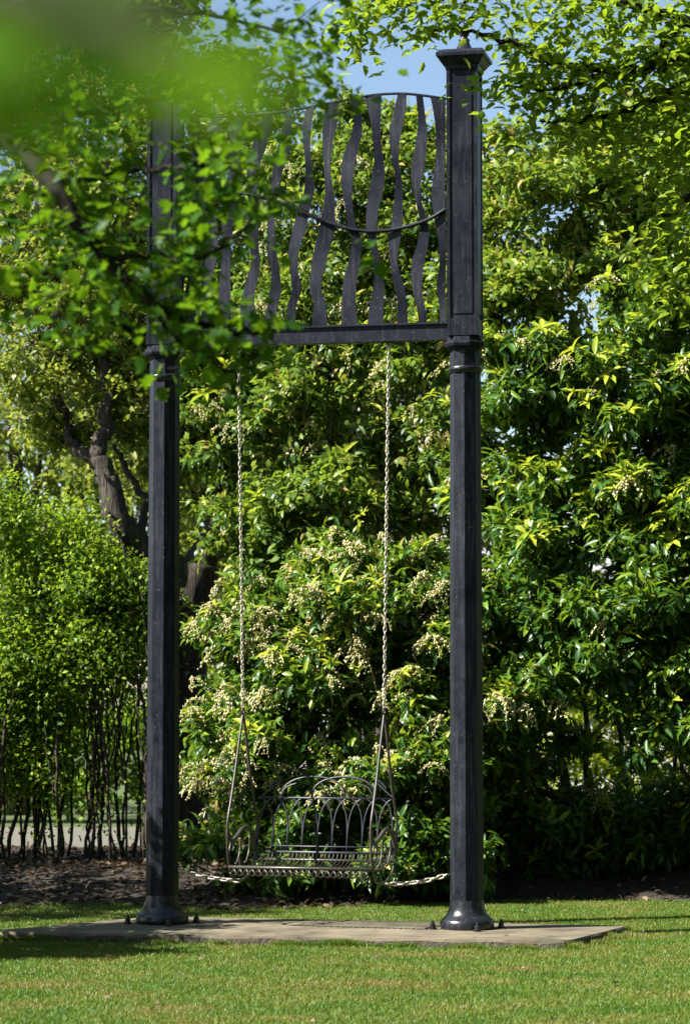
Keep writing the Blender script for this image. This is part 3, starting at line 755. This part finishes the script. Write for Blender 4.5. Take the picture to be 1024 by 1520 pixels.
# ---- flowering shrub behind the seat
r_ = np.random.default_rng(101)
lobA = [L3(480,1010,21.6,.75,.75,.6), L3(385,960,21.7,.48,.5,.5), L3(600,930,21.5,.55,.65,.55), L3(690,1060,21.3,.5,.6,.5), L3(420,1150,21.2,.65,.5,.5),
        L3(570,1160,21.2,.7,.55,.5), L3(362,1130,21.6,.42,.5,.45), L3(500,880,22.0,.6,.4,.5), L3(640,860,22.0,.45,.4,.4), L3(470,1250,21.4,.9,.4,.5), L3(400,1270,21.0,.5,.3,.4), L3(620,1270,20.9,.6,.32,.4)]
rootA = thing('flowering_shrub', (at(490,1200,21.8).x, 3.8, .12), 'broad evergreen shrub full of cream flower sprays right behind the swing seat', 'shrub')
v, f, t, (p, o, C) = crown(lobA, 4600, 9, .115, .042, r_, tmpl=T8, spread=.13, droop=.25, shell=(.5,1.0))
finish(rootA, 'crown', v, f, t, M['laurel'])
vv, ff = twig_mesh(p, o, C, r_, .6); ob = link('twigs', np_mesh('twigs', vv, ff, M['darkbark'], origin=rootA.location), rootA); ob['kind'] = 'stuff'
stems(rootA, (rootA.location.x, 3.9, .1), lobA, r_, 9)
scatter(rootA, 'flower_raceme', RAC, p, o, 300, r_, out=.09, tilt=.3, pick=lambda p, o: np.clip(-o[:,1]+.1-.35*o[:,0],0,None)*(o[:,2] > -.2)*(p[:,2] > .75), scale=(.8,1.35))
scatter(rootA, 'young_leaf_tuft', WH, p, o, 110, r_, out=.05, tilt=.7, pick=lambda p, o: np.clip(-o[:,1]+.4-.3*o[:,0],0,None)*(o[:,2] > .1)*(p[:,2] > .9))

# ---- dark laurel on the right
r_ = np.random.default_rng(102)
lobB = [L3(790,560,21.9,.6,.5,.6), L3(930,600,21.6,.65,.55,.6), L3(770,720,22.2,.5,.5,.5), L3(880,760,21.8,.8,.6,.6), L3(1000,820,21.5,.6,.7,.6), L3(790,880,21.6,.6,.5,.5),
        L3(900,960,21.4,.7,.6,.6), L3(1020,1040,21.3,.6,.6,.5), L3(780,1040,21.5,.5,.5,.45), L3(830,1220,22.3,.9,.5,.4), L3(960,1240,22.4,.8,.45,.4), L3(740,1190,21.9,.45,.5,.4), L3(860,1275,22.5,1.0,.3,.3), L3(1060,680,21.8,.6,.9,.7), L3(1000,470,22.2,.6,.5,.6), L3(1070,1200,22.3,.6,.7,.5)]
rootB = thing('laurel_shrub', (at(880,1200,22).x, 4.0, .12), 'tall dark glossy laurel right of the right column, its foot in deep shade', 'shrub')
def keepB(p, r):
    # a thin place low in the shrub where the garden beyond shows
    c = at(895,1125,21.5); q = ((p[:,0]-c.x)/.55)**2 + ((p[:,2]-c.z)/.20)**2
    c2 = at(870,500,22); q2 = ((p[:,0]-c2.x)/.22)**2 + ((p[:,2]-c2.z)/.30)**2
    return ((q > 1) | (r.random(len(p)) < .75)) & ((q2 > 1) | (r.random(len(p)) < .2))
v, f, t, (p, o, C) = crown(lobB, 6800, 9, .13, .046, r_, tmpl=T8, spread=.14, droop=.3, shell=(.45,1.0), keep=keepB)
finish(rootB, 'crown', v, f, np.clip(t-.09,0,1), M['laurel'])
vv, ff = twig_mesh(p, o, C, r_, .6); ob = link('twigs', np_mesh('twigs', vv, ff, M['darkbark'], origin=rootB.location), rootB); ob['kind'] = 'stuff'
stems(rootB, (rootB.location.x+.2, 4.7, .1), lobB, r_, 10, .03, .3)
scatter(rootB, 'flower_raceme', RAC, p, o, 110, r_, out=.06, tilt=.3, pick=lambda p, o: np.clip(-o[:,1]+.1-.4*o[:,0],0,None)*(o[:,2] > -.2)*(.3+1.0*(p[:,2] > 3.2)+.9*(p[:,0] < 1.2)), scale=(.8,1.3))
scatter(rootB, 'young_leaf_tuft', WH, p, o, 280, r_, out=.06, tilt=.7, pick=lambda p, o: np.clip(-o[:,1]+.4-.3*o[:,0],0,None)*(o[:,2] > .05)*(.15+1.0*(p[:,2] > 2.8)), scale=(.9,1.4))

# ---- tall shrub behind the panel
r_ = np.random.default_rng(103)
lobC = [L3(450,330,25.0,.8,.75,.7), L3(580,290,25.2,.8,.7,.7), L3(520,480,24.6,.9,.8,.7), L3(640,430,24.8,.7,.8,.7), L3(380,480,24.8,.8,.8,.7), L3(330,620,24.6,.6,.7,.6),
        L3(450,660,24.2,.8,.7,.7), L3(600,620,24.2,.8,.7,.7), L3(690,720,24.4,.6,.7,.6), L3(520,790,24.0,.9,.6,.6), L3(400,800,24.2,.6,.6,.5), L3(680,230,25.4,.5,.5,.5), L3(520,210,25.6,.55,.4,.5), L3(600,190,25.8,.3,.35,.3)]
rootC = thing('tall_evergreen', (at(520,1200,24.5).x, 6.4, .1), 'tall loose evergreen tree filling the gap behind the wavy bar panel', 'tree')
v, f, t, (p, o, C) = crown(lobC, 5600, 9, .11, .042, r_, tmpl=T6, spread=.15, droop=.3, shell=(.4,1.0), rough=.28)
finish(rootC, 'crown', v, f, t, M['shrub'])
vv, ff = twig_mesh(p, o, C, r_, .5, .4); ob = link('twigs', np_mesh('twigs', vv, ff, M['darkbark'], origin=rootC.location), rootC); ob['kind'] = 'stuff'
stems(rootC, (rootC.location.x, 6.5, .1), lobC, r_, 10, .06, .2, name='trunk')
scatter(rootC, 'flower_raceme', RAC, p, o, 120, r_, out=.05, tilt=.3, pick=lambda p, o: np.clip(-o[:,1]+.1-.4*o[:,0],0,None)*(p[:,2] > 3.5), scale=(.9,1.5))
scatter(rootC, 'young_leaf_tuft', WH, p, o, 90, r_, out=.05, tilt=.7, pick=lambda p, o: np.clip(-o[:,1]+.4,0,None)*(o[:,2] > .1)*(p[:,2] > 2.5))

# ---- right rear tree above the laurel
r_ = np.random.default_rng(104)
lobR = [L3(800,330,24.6,.8,.7,.7), L3(930,300,24.8,.8,.8,.7), L3(760,430,24.4,.6,.5,.6), L3(890,430,24.6,.8,.6,.6), L3(1020,380,24.6,.7,.9,.7), L3(760,260,25.2,.5,.45,.5), L3(1000,220,25.2,.8,.6,.7)]
rootR = thing('yellow_green_tree', (at(900,1200,25).x, 7.0, .1), 'yellow green leafy tree rising behind the laurel right of the capped column', 'tree')
v, f, t, (p, o, C) = crown(lobR, 3800, 9, .115, .044, r_, tmpl=T6, keep=lambda p, r: (((p[:,0]-at(900,455,24.6).x)/.55)**2 + ((p[:,2]-at(900,455,24.6).z)/.30)**2 > 1) | (r.random(len(p)) < .3), spread=.16, droop=.3, shell=(.4,1.0), rough=.28)
finish(rootR, 'crown', v, f, np.clip(t+.15,0,1), M['shrub'])
stems(rootR, (rootR.location.x+1.3, 7.2, .1), lobR, r_, 7, .07, .15, name='trunk')
scatter(rootR, 'young_leaf_tuft', WH, p, o, 120, r_, out=.05, tilt=.7, pick=lambda p, o: np.clip(-o[:,1]+.4,0,None)*(o[:,2] > 0))

# ---- old tree on the left with a forked trunk
r_ = np.random.default_rng(105)
rootD = thing('old_tree', (at(272,1180,24.5).x, 6.5, .1), 'old tree with furrowed trunk forking behind the left column', 'tree')
tr = MB()
Pm = [at(270,1230,24.5), at(268,1100,24.5), at(272,980,24.5), at(280,900,24.5), at(292,840,24.5)]
Pm[0].z = .05
P, rr = limb(Pm, .25, .21, r=r_, wob=.01); tr.tube(P, rr, 14)
P, rr = limb([at(285,880,24.5), at(245,835,24.4), at(205,808,24.3), at(178,770,24.2), at(160,715,24.2), at(146,680,24.2)], .165, .085, r=r_, wob=.008); tr.tube(P, rr, 12)
P, rr = limb([at(147,684,24.2), at(152,640,24.3), at(162,590,24.4), at(155,500,24.6), at(190,380,24.8)], .085, .03, r=r_); tr.tube(P, rr, 9)
P, rr = limb([at(150,690,24.2), at(122,672,24.3), at(100,640,24.5), at(90,580,24.8)], .07, .02, r=r_); tr.tube(P, rr, 8)
P, rr = limb([at(292,850,24.5), at(318,790,24.6), at(325,700,24.7), at(300,560,24.8), at(280,420,25)], .16, .03, r=r_); tr.tube(P, rr, 9)
P, rr = limb([at(205,800,24.35), at(215,750,24.5), at(190,700,24.6), at(170,660,24.6)], .05, .02, r=r_); tr.tube(P, rr, 7)
link('trunk', tr.mesh('trunk', M['bark'], smooth=True, origin=rootD.location), rootD)
lobD = [L3(60,480,24.6,.9,.7,.7), L3(170,420,25.0,.9,.8,.7), L3(40,330,25.0,.9,.8,.7), L3(180,560,24.8,.6,.5,.5), L3(90,600,24.6,.7,.45,.5), L3(250,480,25.2,.7,.9,.6), L3(200,260,25.6,.9,.9,.8), L3(60,160,25.6,.9,.9,.8),
        L3(250,640,24.9,.5,.5,.4), L3(310,720,25.2,.5,.5,.4), L3(300,330,25.8,.8,.8,.7), L3(190,60,26,1.,.8,.8), L3(340,150,26,.8,.6,.6)]
LIMB = np.array([tuple(at(*q)) for q in ((300,930,24.4),(285,870,24.4),(245,835,24.4),(205,808,24.3),(178,770,24.2),(160,715,24.2),(146,680,24.2),(158,610,24.4))])
def clear_limb(p, r, rad=.24):
    # leaves stay off the side of the limb turned to the lawn
    k = np.ones(len(p), bool)
    for a_, b_ in zip(LIMB[:-1], LIMB[1:]):
        for u in (0, .25, .5, .75):
            c = a_ + (b_-a_)*u; k &= ~((np.hypot(p[:,0]-c[0], p[:,2]-c[2]) < rad*.8 + rad*.4*r.random(len(p))) & (p[:,1] < c[1]+.15))
    return k
keepD = clear_limb
v, f, t, (p, o, C) = crown(lobD, 4900, 10, .09, .046, r_, tmpl=T6, spread=.16, droop=.35, shell=(.4,1.0), keep=keepD, rough=.28)
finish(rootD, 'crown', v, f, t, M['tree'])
vv, ff = twig_mesh(p, o, C, r_, .5, .4); ob = link('twigs', np_mesh('twigs', vv, ff, M['darkbark'], origin=rootD.location), rootD); ob['kind'] = 'stuff'

# ---- hedge of thin stems on the left
r_ = np.random.default_rng(106)
lobE = []
for i in range(46):
    px = r_.uniform(-25, 208); top_ = 690 + max(0, px)*.9 + 40*math.sin(px*.06); u = r_.random()**1.35
    py = top_ + u*(1165 - 1.5*max(0, px-60) - top_)
    q = r_.uniform(.17,.34); lobE.append(L3(px, py, 23.8 + r_.uniform(-.35,.35), q, q*r_.uniform(.8,1.5), q*1.1))
rootE = thing('thin_stemmed_hedge', (at(100,1260,23.8).x, 5.7, .12), 'bright green hedge on bare thin stems left of the left column', 'hedge')
v, f, t, (p, o, C) = crown(lobE, 8200, 9, .062, .030, r_, tmpl=T4, spread=.12, droop=.2, shell=(.1,1.5), whorl=False, zmin=.2, clump=.35, keep=clear_limb, tintj=.3)
finish(rootE, 'crown', v, f, t, M['hedge'])
SL = []
for i in range(38):
    x = at(-40 + 265*i/37 + r_.normal()*6, 1280, 23.8).x; y = 5.7 + r_.uniform(-.45,.45); z0 = bed_z(x, y) - .05
    ht = r_.uniform(1.9, 3.1); lean = r_.normal()*.12
    P, rr = limb([(x,y,z0),(x+lean*.3+r_.normal()*.04,y,z0+ht*.3),(x+lean*.7+r_.normal()*.06,y,z0+ht*.65),(x+lean+r_.normal()*.08,y,z0+ht)], r_.uniform(.010,.024), .006, r=r_, wob=.014)
    SL += [q + r_.normal(scale=.07, size=3) for q in P for _ in range(3) if q[2] > .3]
    m_ = MB(); m_.tube(P, rr, 6)
    if r_.random() < .9:
        k = len(P)//3; q = P[k]; s = r_.choice((-1,1))
        P2, rr2 = limb([q, q+np.array([s*.07,.02,.25]), q+np.array([s*.12,.03,.7])], .011, .005, r=r_, wob=.01); m_.tube(P2, rr2, 5)
    link('stem', m_.mesh('stem', M['darkbark'], smooth=True, origin=rootE.location), rootE)

SL = np.array(SL); n = len(SL)
v, f, t = blades(SL, r_.normal(size=(n,3)) - np.array([0,0,.2]), np.array([0,0,.7]) + r_.normal(scale=.4, size=(n,3)), r_.uniform(.035,.06,n), r_.uniform(.02,.032,n), np.clip(r_.normal(.5,.25,n),0,1), T4)
finish(rootE, 'stem_leaves', v, f, t, M['hedge'])

# ---- far trees, hedge and house
def far_tree(name, label, px, d, zc, R, n, seed, mat, ln=.16):
    r = np.random.default_rng(seed); x = at(px, 1000, d).x
    root = thing(name, (x, CAMY+d, 0), label, 'tree', 'trees far behind the garden')
    lob = [(Vector((x + r.normal()*R*.5, CAMY+d + r.normal()*R*.3, zc + r.normal()*R*.45)), (R*r.uniform(.4,.65), R*.5, R*r.uniform(.4,.6))) for _ in range(12)]
    v, f, t, (p, o, C) = crown(lob, n, 8, ln, ln*.5, r, spread=.3, droop=.3, shell=(.4,1.0))
    finish(root, 'crown', v, f, t, mat)
    m_ = MB(); P, rr = limb([(x,CAMY+d,-.05),(x+.1,CAMY+d,zc*.5),(x,CAMY+d,zc)], .28, .1, r=r); m_.tube(P, rr, 10)
    for c, b in lob[:6]:
        P, rr = limb([(x,CAMY+d,zc*.55), tuple(Vector((x,CAMY+d,zc*.6)).lerp(c,.6)), tuple(c)], .1, .02, r=r); m_.tube(P, rr, 6)
    link('trunk', m_.mesh('trunk', M['bark'], smooth=True, origin=root.location), root)
far_tree('far_tree', 'far tree behind the left end of the thin stemmed hedge', 20, 38, 5.2, 3.2, 2600, 201, M['tree'])
far_tree('far_tree', 'far tree behind the forked old tree trunk', 270, 40, 5.4, 3.2, 2600, 202, M['tree'])
far_tree('far_tree', 'far tree hidden behind the tall evergreen in the middle', 520, 39, 4.4, 2.8, 2400, 203, M['tree'])

r_ = np.random.default_rng(107)
hx0, hx1, hy = at(560,1100,36).x, at(1120,1100,36).x, 18.0
hroot = thing('lime_hedge', ((hx0+hx1)/2, hy, 0), 'sunlit lime green hedge glimpsed under the dark laurel', 'hedge')
lob = [(Vector((hx0+(hx1-hx0)*i/9, hy+r_.normal()*.1, 1.2)), (.6,.6,1.3)) for i in range(10)]
v, f, t, _ = crown(lob, 3600, 8, .10, .055, r_, tmpl=T4, spread=.14, shell=(.5,1)); finish(hroot, 'crown', v, f, t, M['young'])
hroot2 = thing('pale_hedge', (at(120,1100,36).x, 17.5, 0), 'sunlit hedge glimpsed beyond the gravel path through the thin stems', 'hedge')
lob = [(Vector((at(-80+i*55,1000,35.5).x, 17.5+r_.normal()*.1, 1.0)), (.5,.5,1.0)) for i in range(9)]
v, f, t, _ = crown(lob, 2600, 8, .10, .055, r_, tmpl=T4, spread=.14, shell=(.5,1)); finish(hroot2, 'crown', v, f, t, M['hedge'])

house = thing('garden_building', (at(900,1000,46).x, 28, 0), 'pale walled building with grey slate roof glimpsed through the right hand leaves', 'building')
m_ = MB(); m_.box((-6,-.15,0),(6,.15,3.9)); m_.box((-6,.15,0),(-5.7,6,3.9)); m_.box((5.7,.15,0),(6,6,3.9)); link('wall', m_.mesh('wall', M['wall']), house)
m_ = MB(); m_.add([(-6.3,-.5,3.8),(6.3,-.5,3.8),(6.3,3,6.0),(-6.3,3,6.0),(6.3,6.5,3.8),(-6.3,6.5,3.8),(-6.3,-.5,3.68),(6.3,-.5,3.68),(6.3,3,5.86),(-6.3,3,5.86),(6.3,6.5,3.68),(-6.3,6.5,3.68)],
  [(0,1,2,3),(3,2,4,5),(7,6,9,8),(8,9,11,10),(0,6,7,1),(5,4,10,11)])
roof = link('roof', m_.mesh('roof', M['slate']), house)
for i in range(14):      # courses of slates, each lapping the one below
    m_ = MB(); t0 = i/14; y0 = -.52+3.5*t0; z0 = 3.81+2.2*t0
    m_.box((-6.32,0,0),(6.32,.29,.018)); me = m_.mesh('slate_course', M['slate']); o = link('slate_course', me, roof); o.location = (0,y0,z0); o.rotation_euler = (math.atan2(2.2,3.5)-.05,0,0)
for x in (-3.5,-.5,2.5):
    m_ = MB(); m_.box((x-.5,-.17,1.4),(x+.5,-.155,2.8)); w = link('window', m_.mesh('window', M['glass']), house)
    m_ = MB(); m_.box((x-.56,-.2,1.34),(x+.56,-.152,1.4)); m_.box((x-.56,-.2,2.8),(x+.56,-.152,2.86)); m_.box((x-.56,-.2,1.4),(x-.5,-.152,2.8)); m_.box((x+.5,-.2,1.4),(x+.56,-.152,2.8)); m_.box((x-.02,-.19,1.4),(x+.02,-.172,2.8))
    link('frame', m_.mesh('frame', M['wall']), w)

# ---- shrub out of frame on the left that shades the foot of the left column
r_ = np.random.default_rng(108)
rootS = thing('side_shrub', (-3.7,-1.2,0), 'rounded shrub just outside the left edge that shades the left column foot', 'shrub')
lob = [(Vector((-3.6,-1.9,1.0)),(.6,.45,.9)), (Vector((-3.6,-1.5,1.5)),(.55,.5,.8)), (Vector((-3.6,-.6,1.4)),(.6,.5,1.0)), (Vector((-3.7,-.6,2.4)),(.5,.45,.5)), (Vector((-3.6,-1.2,.6)),(.7,1.0,.6)), (Vector((-3.6,-1.2,1.9)),(.5,.5,.5))]
lob += [(Vector((-4.4,.8,2.4)),(.5,.4,1.0)), (Vector((-4.4,1.4,3.2)),(.5,.45,1.0)), (Vector((-4.4,2.1,3.4)),(.5,.5,1.0)), (Vector((-3.6,-1.9,1.8)),(.5,.45,.7))]
lob += [(Vector((-4.4,1.4+.8*i,1.3+.2*math.sin(i*2.))),(.5,.55,1.5)) for i in range(7)]
v, f, t, (p, o, C) = crown(lob, 5600, 9, .09, .045, r_, tmpl=T4, spread=.15, shell=(.2,1.)); finish(rootS, 'crown', v, f, t, M['shrub'])
stems(rootS, (-3.7,-1.1,0), lob, r_, 6, .04, .2)

# ---- near tree whose boughs hang into the upper left
r_ = np.random.default_rng(109)
rootG = thing('overhanging_tree', (-5.0,-10.5,0), 'near maple whose lobed leaves and dark branch hang into the upper left', 'tree')
BR_ = [  # (points in photo pixels with distance, start radius, end radius)
  ([(-260,60,9.6),(-80,150,9.3),(20,215,8.8),(75,270,8.55),(115,330,8.5),(160,385,8.5),(215,440,8.5),(270,475,8.6),(340,490,8.7),(400,492,8.8)], .030, .005),
  ([(75,270,8.55),(150,262,9.0),(230,250,9.0),(310,245,8.9),(380,235,8.9)], .010, .003),
  ([(20,215,8.8),(110,170,9.2),(220,150,9.2),(330,130,9.2),(440,110,9.2),(490,125,9.2)], .012, .003),
  ([(115,330,8.5),(130,400,9.0),(100,450,9.0),(80,470,9.0)], .008, .003),
  ([(-150,120,9.4),(0,60,9.5),(150,20,9.6),(300,20,9.6),(420,50,9.6)], .014, .004),
  ([(160,385,8.5),(230,380,8.9),(300,385,8.8),(370,330,8.8),(415,285,8.8)], .009, .003),
  ([(215,440,8.5),(260,500,8.8),(320,540,8.8),(350,560,8.8)], .007, .003),
  ([(-80,150,9.3),(-20,260,9.2),(20,340,9.2)], .010, .003)]
tr = MB()
P, rr = limb([(-5.0,-10.5,-.05),(-4.95,-10.4,1.2),(-4.8,-10.2,2.6),(-4.6,-9.9,4.2),(-4.4,-9.6,6.0)], .20, .10, r=r_, wob=.01); tr.tube(P, rr, 12)
P, rr = limb([(-4.75,-10.15,2.8),(-3.6,-9.3,3.5), tuple(at(-260,60,9.6))], .09, .024, r=r_); tr.tube(P, rr, 9)
P, rr = limb([(-4.7,-10.1,3.2),(-3.4,-9.2,3.9), tuple(at(-150,120,9.4))], .06, .016, r=r_); tr.tube(P, rr, 8)
TW = []; B0 = []
for pts, r0, r1 in BR_:
    P, rr = limb([at(*q) for q in pts], r0*1.25, r1*1.4, r=r_, wob=.006, seg=6); tr.tube(P, rr, 7); TW.append(P)
    for q in P[2::3]:
        e = np.array(q) + r_.normal(size=3)*np.array([.11,.08,.09]); tr.tube([q, (np.array(q)+e)/2 + r_.normal(scale=.012, size=3), e], [.004,.003,.0018], 5); B0.append(e + r_.normal(scale=.03, size=(6,3)))
link('trunk', tr.mesh('trunk', M['blackbark'], smooth=True, origin=rootG.location), rootG)
# leaves in loose sprays along the twigs
B = B0 
def spray(px, py, d, sx, sy, n):
    c = at(px, py, d); k = d/F
    B.append(np.array(c) + r_.normal(size=(n,3))*np.array([sx*k, .28, sy*k]))
for P in TW:
    for q in P[::2]:
        B.append(np.array(q) + r_.normal(scale=.06, size=(7,3)))
for s in [(90,420,9,60,45,110),(180,330,9,80,50,150),(260,300,8.9,60,70,170),(330,270,8.9,50,50,130),(390,260,8.8,28,30,60),(200,440,8.9,80,35,120),(290,440,8.8,40,40,70),(310,520,8.8,30,30,45),(375,490,8.8,30,12,26),
          (250,200,9.1,110,35,150),(100,150,9.3,90,70,200),(60,280,9.1,60,40,80),(330,120,9.3,80,45,130),(430,90,9.4,40,40,90),(470,130,9.2,18,22,30),(350,40,9.6,60,30,80),(440,20,9.6,40,18,50),(30,60,9.5,70,60,160),(200,60,9.6,90,50,140),(130,240,9.1,80,40,110),(335,550,8.8,14,16,12),(20,400,9.1,30,30,30),(300,350,8.85,40,35,90),(150,500,9,50,16,30)]: spray(*s)
B = [np.concatenate(B)]; B[0] = B[0][r_.random(len(B[0])) < .74]
c0 = np.array(at(238,250,9)); q = ((B[0][:,0]-c0[0])/.085)**2 + ((B[0][:,2]-c0[2])/.26)**2
c1 = np.array(at(385,200,9)); q1 = ((B[0][:,0]-c1[0])/.09)**2 + ((B[0][:,2]-c1[2])/.10)**2
c2 = np.array(at(360,400,9)); q2 = ((B[0][:,0]-c2[0])/.11)**2 + ((B[0][:,2]-c2[2])/.12)**2
B[0] = B[0][((q > 1) | (r_.random(len(q)) < .13)) & ((q1 > 1) | (r_.random(len(q)) < .25)) & ((q2 > 1) | (r_.random(len(q)) < .25))]
for cx, cy, cz, sx, sz, k in ((-2.6,-9.3,4.7,.45,.3,260),(-2.0,-9.2,5.0,.45,.3,240),(-3.1,-9.4,4.2,.35,.35,240),(-1.5,-9.1,4.9,.35,.2,140),(-2.7,-9.6,5.4,.5,.3,220),(-3.4,-9.4,5.2,.5,.4,260),(-1.2,-9.1,4.7,.3,.2,120)):
    B.append(np.array([cx,cy,cz]) + r_.normal(size=(k,3))*np.array([sx,.4,sz]))
B = np.concatenate(B); n = len(B)
D = r_.normal(size=(n,3))*np.array([1,1,.5]) + np.array([0,0,-.35]); nm = np.array([0,-.15,.9]) + r_.normal(scale=.45, size=(n,3))
ln = r_.uniform(.036,.074,n); ti = np.clip(r_.normal(.42,.32,n),0,1)
vis = B[:,2] < 4.05; order = np.argsort(-(ln+vis)); big = order[:300]; rest = order[300:]
v, f, t = blades(B[rest], D[rest], nm[rest], ln[rest], ln[rest]*.95, ti[rest], TL); finish(rootG, 'crown', v, f, t, M['maple'])
lv = []
for s in range(6):
    v, f, t = blades(np.zeros((1,3)), np.array([[1.,0,0]]), np.array([[0.,0,1]]), np.array([1.]), np.array([.95]), np.array([.15+.14*s]), TL)
    lv.append(np_mesh('leaf', v, f, M['maple'], {'tint': t}))
def place_leaf(root, b, d, nrm, l, k):
    d = Vector(d).normalized(); s = d.cross(Vector(nrm)).normalized(); u = s.cross(d)
    ob = link('leaf', lv[k], root); ob.matrix_local = Matrix.Translation(Vector(b)-root.location) @ Matrix((d, -s, u)).transposed().to_4x4() @ Matrix.Scale(l, 4)
for i in big: place_leaf(rootG, B[i], D[i], nm[i], ln[i], int(ti[i]*5.99))

# ---- twig of the near bough, close to the camera, out of focus
r_ = np.random.default_rng(110)
rootN = thing('near_sapling', (-.62,-17.1,0), 'blurred bright green leaves very close to the lens in the top left corner', 'sapling')
tr = MB()
top = at(-420,-200,.66)
P, rr = limb([(-.62,-17.1,-.03),(-.60,-17.08,.7),(-.5,-17.06,1.3),tuple(top)], .014, .007, r=r_, wob=.006); tr.tube(P, rr, 8)
P, rr = limb([tuple(top), tuple(at(-60,-60,.66)), tuple(at(130,20,.64)), tuple(at(270,70,.62))], .006, .002, r=r_, wob=.002); tr.tube(P, rr, 6)
link('trunk', tr.mesh('trunk', M['darkbark'], smooth=True, origin=rootN.location), rootN)
for px, py, d, l in ((255,100,.62,.034),(300,125,.60,.028),(205,80,.64,.03),(60,30,.7,.04),(0,70,.7,.045),(110,0,.66,.035),(-40,120,.7,.04),(345,70,.62,.026),(150,50,.68,.035),(-30,10,.66,.04),(20,140,.75,.03),(170,120,.7,.026)):
    place_leaf(rootN, at(px-l*2600,py,d), (1,r_.normal()*.3,-.2+r_.normal()*.2), (-.5+r_.normal()*.2,-.6,.6+r_.normal()*.2), l*1.3, int(r_.integers(3,6)))

# ---- tree on the right whose boughs hang into the upper right
r_ = np.random.default_rng(111)
rootH = thing('spreading_beech', (4.6,-2.6,0), 'spreading tree whose dark boughs and small leaves hang into the upper right', 'tree')
tr = MB()
P, rr = limb([(4.6,-2.6,-.05),(4.5,-2.6,1.8),(4.4,-2.6,3.6),(4.2,-2.6,5.6),(4.0,-2.6,7.6)], .24, .09, r=r_, wob=.015); tr.tube(P, rr, 12)
BH = [([(1230,40,15.4),(1100,75,15.4),(1010,90,15.3),(950,102,15.3),(890,104,15.2),(830,97,15.2),(770,70,15.1),(700,48,15.1),(630,40,15.0)], .035, .004),
      ([(1230,90,15.5),(1080,130,15.4),(1000,135,15.4),(930,165,15.3),(860,178,15.3),(800,180,15.2)], .028, .004),
      ([(1220,-60,15.3),(1060,10,15.3),(990,60,15.3),(960,90,15.3)], .03, .01),
      ([(1100,75,15.4),(1020,30,15.2),(920,5,15.1),(820,-20,15.0),(720,-30,14.9),(600,-20,14.9),(530,10,14.9)], .022, .003),
      ([(1190,200,15.5),(1090,250,15.4),(1020,290,15.3),(995,360,15.3),(985,430,15.3)], .018, .003),
      ([(720,-30,14.9),(690,0,14.9),(682,40,14.9)], .008, .003), ([(600,-20,14.9),(570,5,14.9),(530,30,14.9),(515,70,14.9)], .006, .002), ([(890,104,15.2),(850,130,15.2),(780,130,15.1),(730,120,15.1)], .01, .003)]
TW = []
for pts, r0, r1 in BH:
    P, rr = limb([at(*q) for q in pts], r0, r1, r=r_, wob=.012, seg=5); tr.tube(P, [q*1.5 for q in rr], 7); TW.append(P)
for zz, q in ((5.6,(1230,40,15.4)),(5.0,(1230,90,15.5)),(6.2,(1220,-60,15.3)),(4.4,(1190,200,15.5))):
    P, rr = limb([(4.25,-2.6,zz-.9),(3.7,-2.6,zz-.2),tuple(at(*q))], .07, .033, r=r_); tr.tube(P, rr, 8)
link('trunk', tr.mesh('trunk', M['blackbark'], smooth=True, origin=rootH.location), rootH)
B = []
for P in TW:
    for q in P: B.append(np.array(q) + np.array([0,0,-.03]) + r_.normal(size=(14,3))*np.array([.13,.13,.07]))
for s in [(900,60,15.3,80,30,260),(960,150,15.4,70,40,320),(850,150,15.3,60,30,220),(790,110,15.2,40,30,150),(1000,220,15.4,40,50,220),(940,220,15.4,60,25,170),(1000,340,15.3,24,50,260),(985,430,15.3,22,28,130),(970,20,15.2,60,30,240),(850,20,15.1,60,18,170),(765,90,15.1,22,26,90),(690,10,14.9,30,14,60),(640,45,15.0,16,10,40),(590,12,14.9,40,12,60),(520,20,14.9,18,18,25),(1010,90,15.3,30,80,260),(880,240,15.4,40,20,60),(820,210,15.3,40,15,60)]:
    spray_n = s[5]; c = at(*s[:3]); k = s[2]/F
    B.append(np.array(c) + r_.normal(size=(spray_n,3))*np.array([s[3]*k,.3,s[4]*k]))
B = np.concatenate(B); c0 = np.array(at(690,85,15.1)); B = B[(((B[:,0]-c0[0])/.24)**2 + ((B[:,2]-c0[2])/.13)**2) > 1]; n = len(B)
D = r_.normal(size=(n,3))*np.array([1,1,.35]) + np.array([-.3,0,-.3]); nm = np.array([0,-.1,1.]) + r_.normal(scale=.4, size=(n,3))
v, f, t = blades(B, D, nm, r_.uniform(.055,.095,n), r_.uniform(.032,.052,n), np.clip(r_.normal(.5,.25,n),0,1), T8); finish(rootH, 'crown', v, f, t, M['beech'])

# ---- unseen leaf masses added round the camera to darken the faces turned to it
r_ = np.random.default_rng(112)
lob = [(Vector((-10+3.0*i + r_.normal()*.5, -25 + r_.normal()*.6, z)), (2.0,1.5,2.2)) for i in range(9) for z in (1.6,4.6,7.8,11,14) if z < 9+2*i]
lob += [(Vector((12.5 + r_.normal()*.5, -22+3.2*i, z)), (1.6,2.2,2.2)) for i in range(11) for z in (1.6,4.6,7.8,11)]
lob += [(Vector((.5+3.0*i + r_.normal()*.6, y + r_.normal()*.6, z)), (2.0,1.8,1.6)) for i in range(5) for y, z in ((-21,9),(-18,9.5),(-15,9),(-12,8),(-12,11),(-15,12))]
v, f, t, _ = crown(lob, 21000, 5, .45, .24, r_, tmpl=T4, spread=.5, shell=(.3,1))
tag(link('added_shade_foliage', np_mesh('added_shade_foliage', v, f, M['shrub'], {'tint': t})), 'unseen leaf masses added behind, beside and over the viewpoint to block sky light', 'added_shade_foliage', kind='stuff')
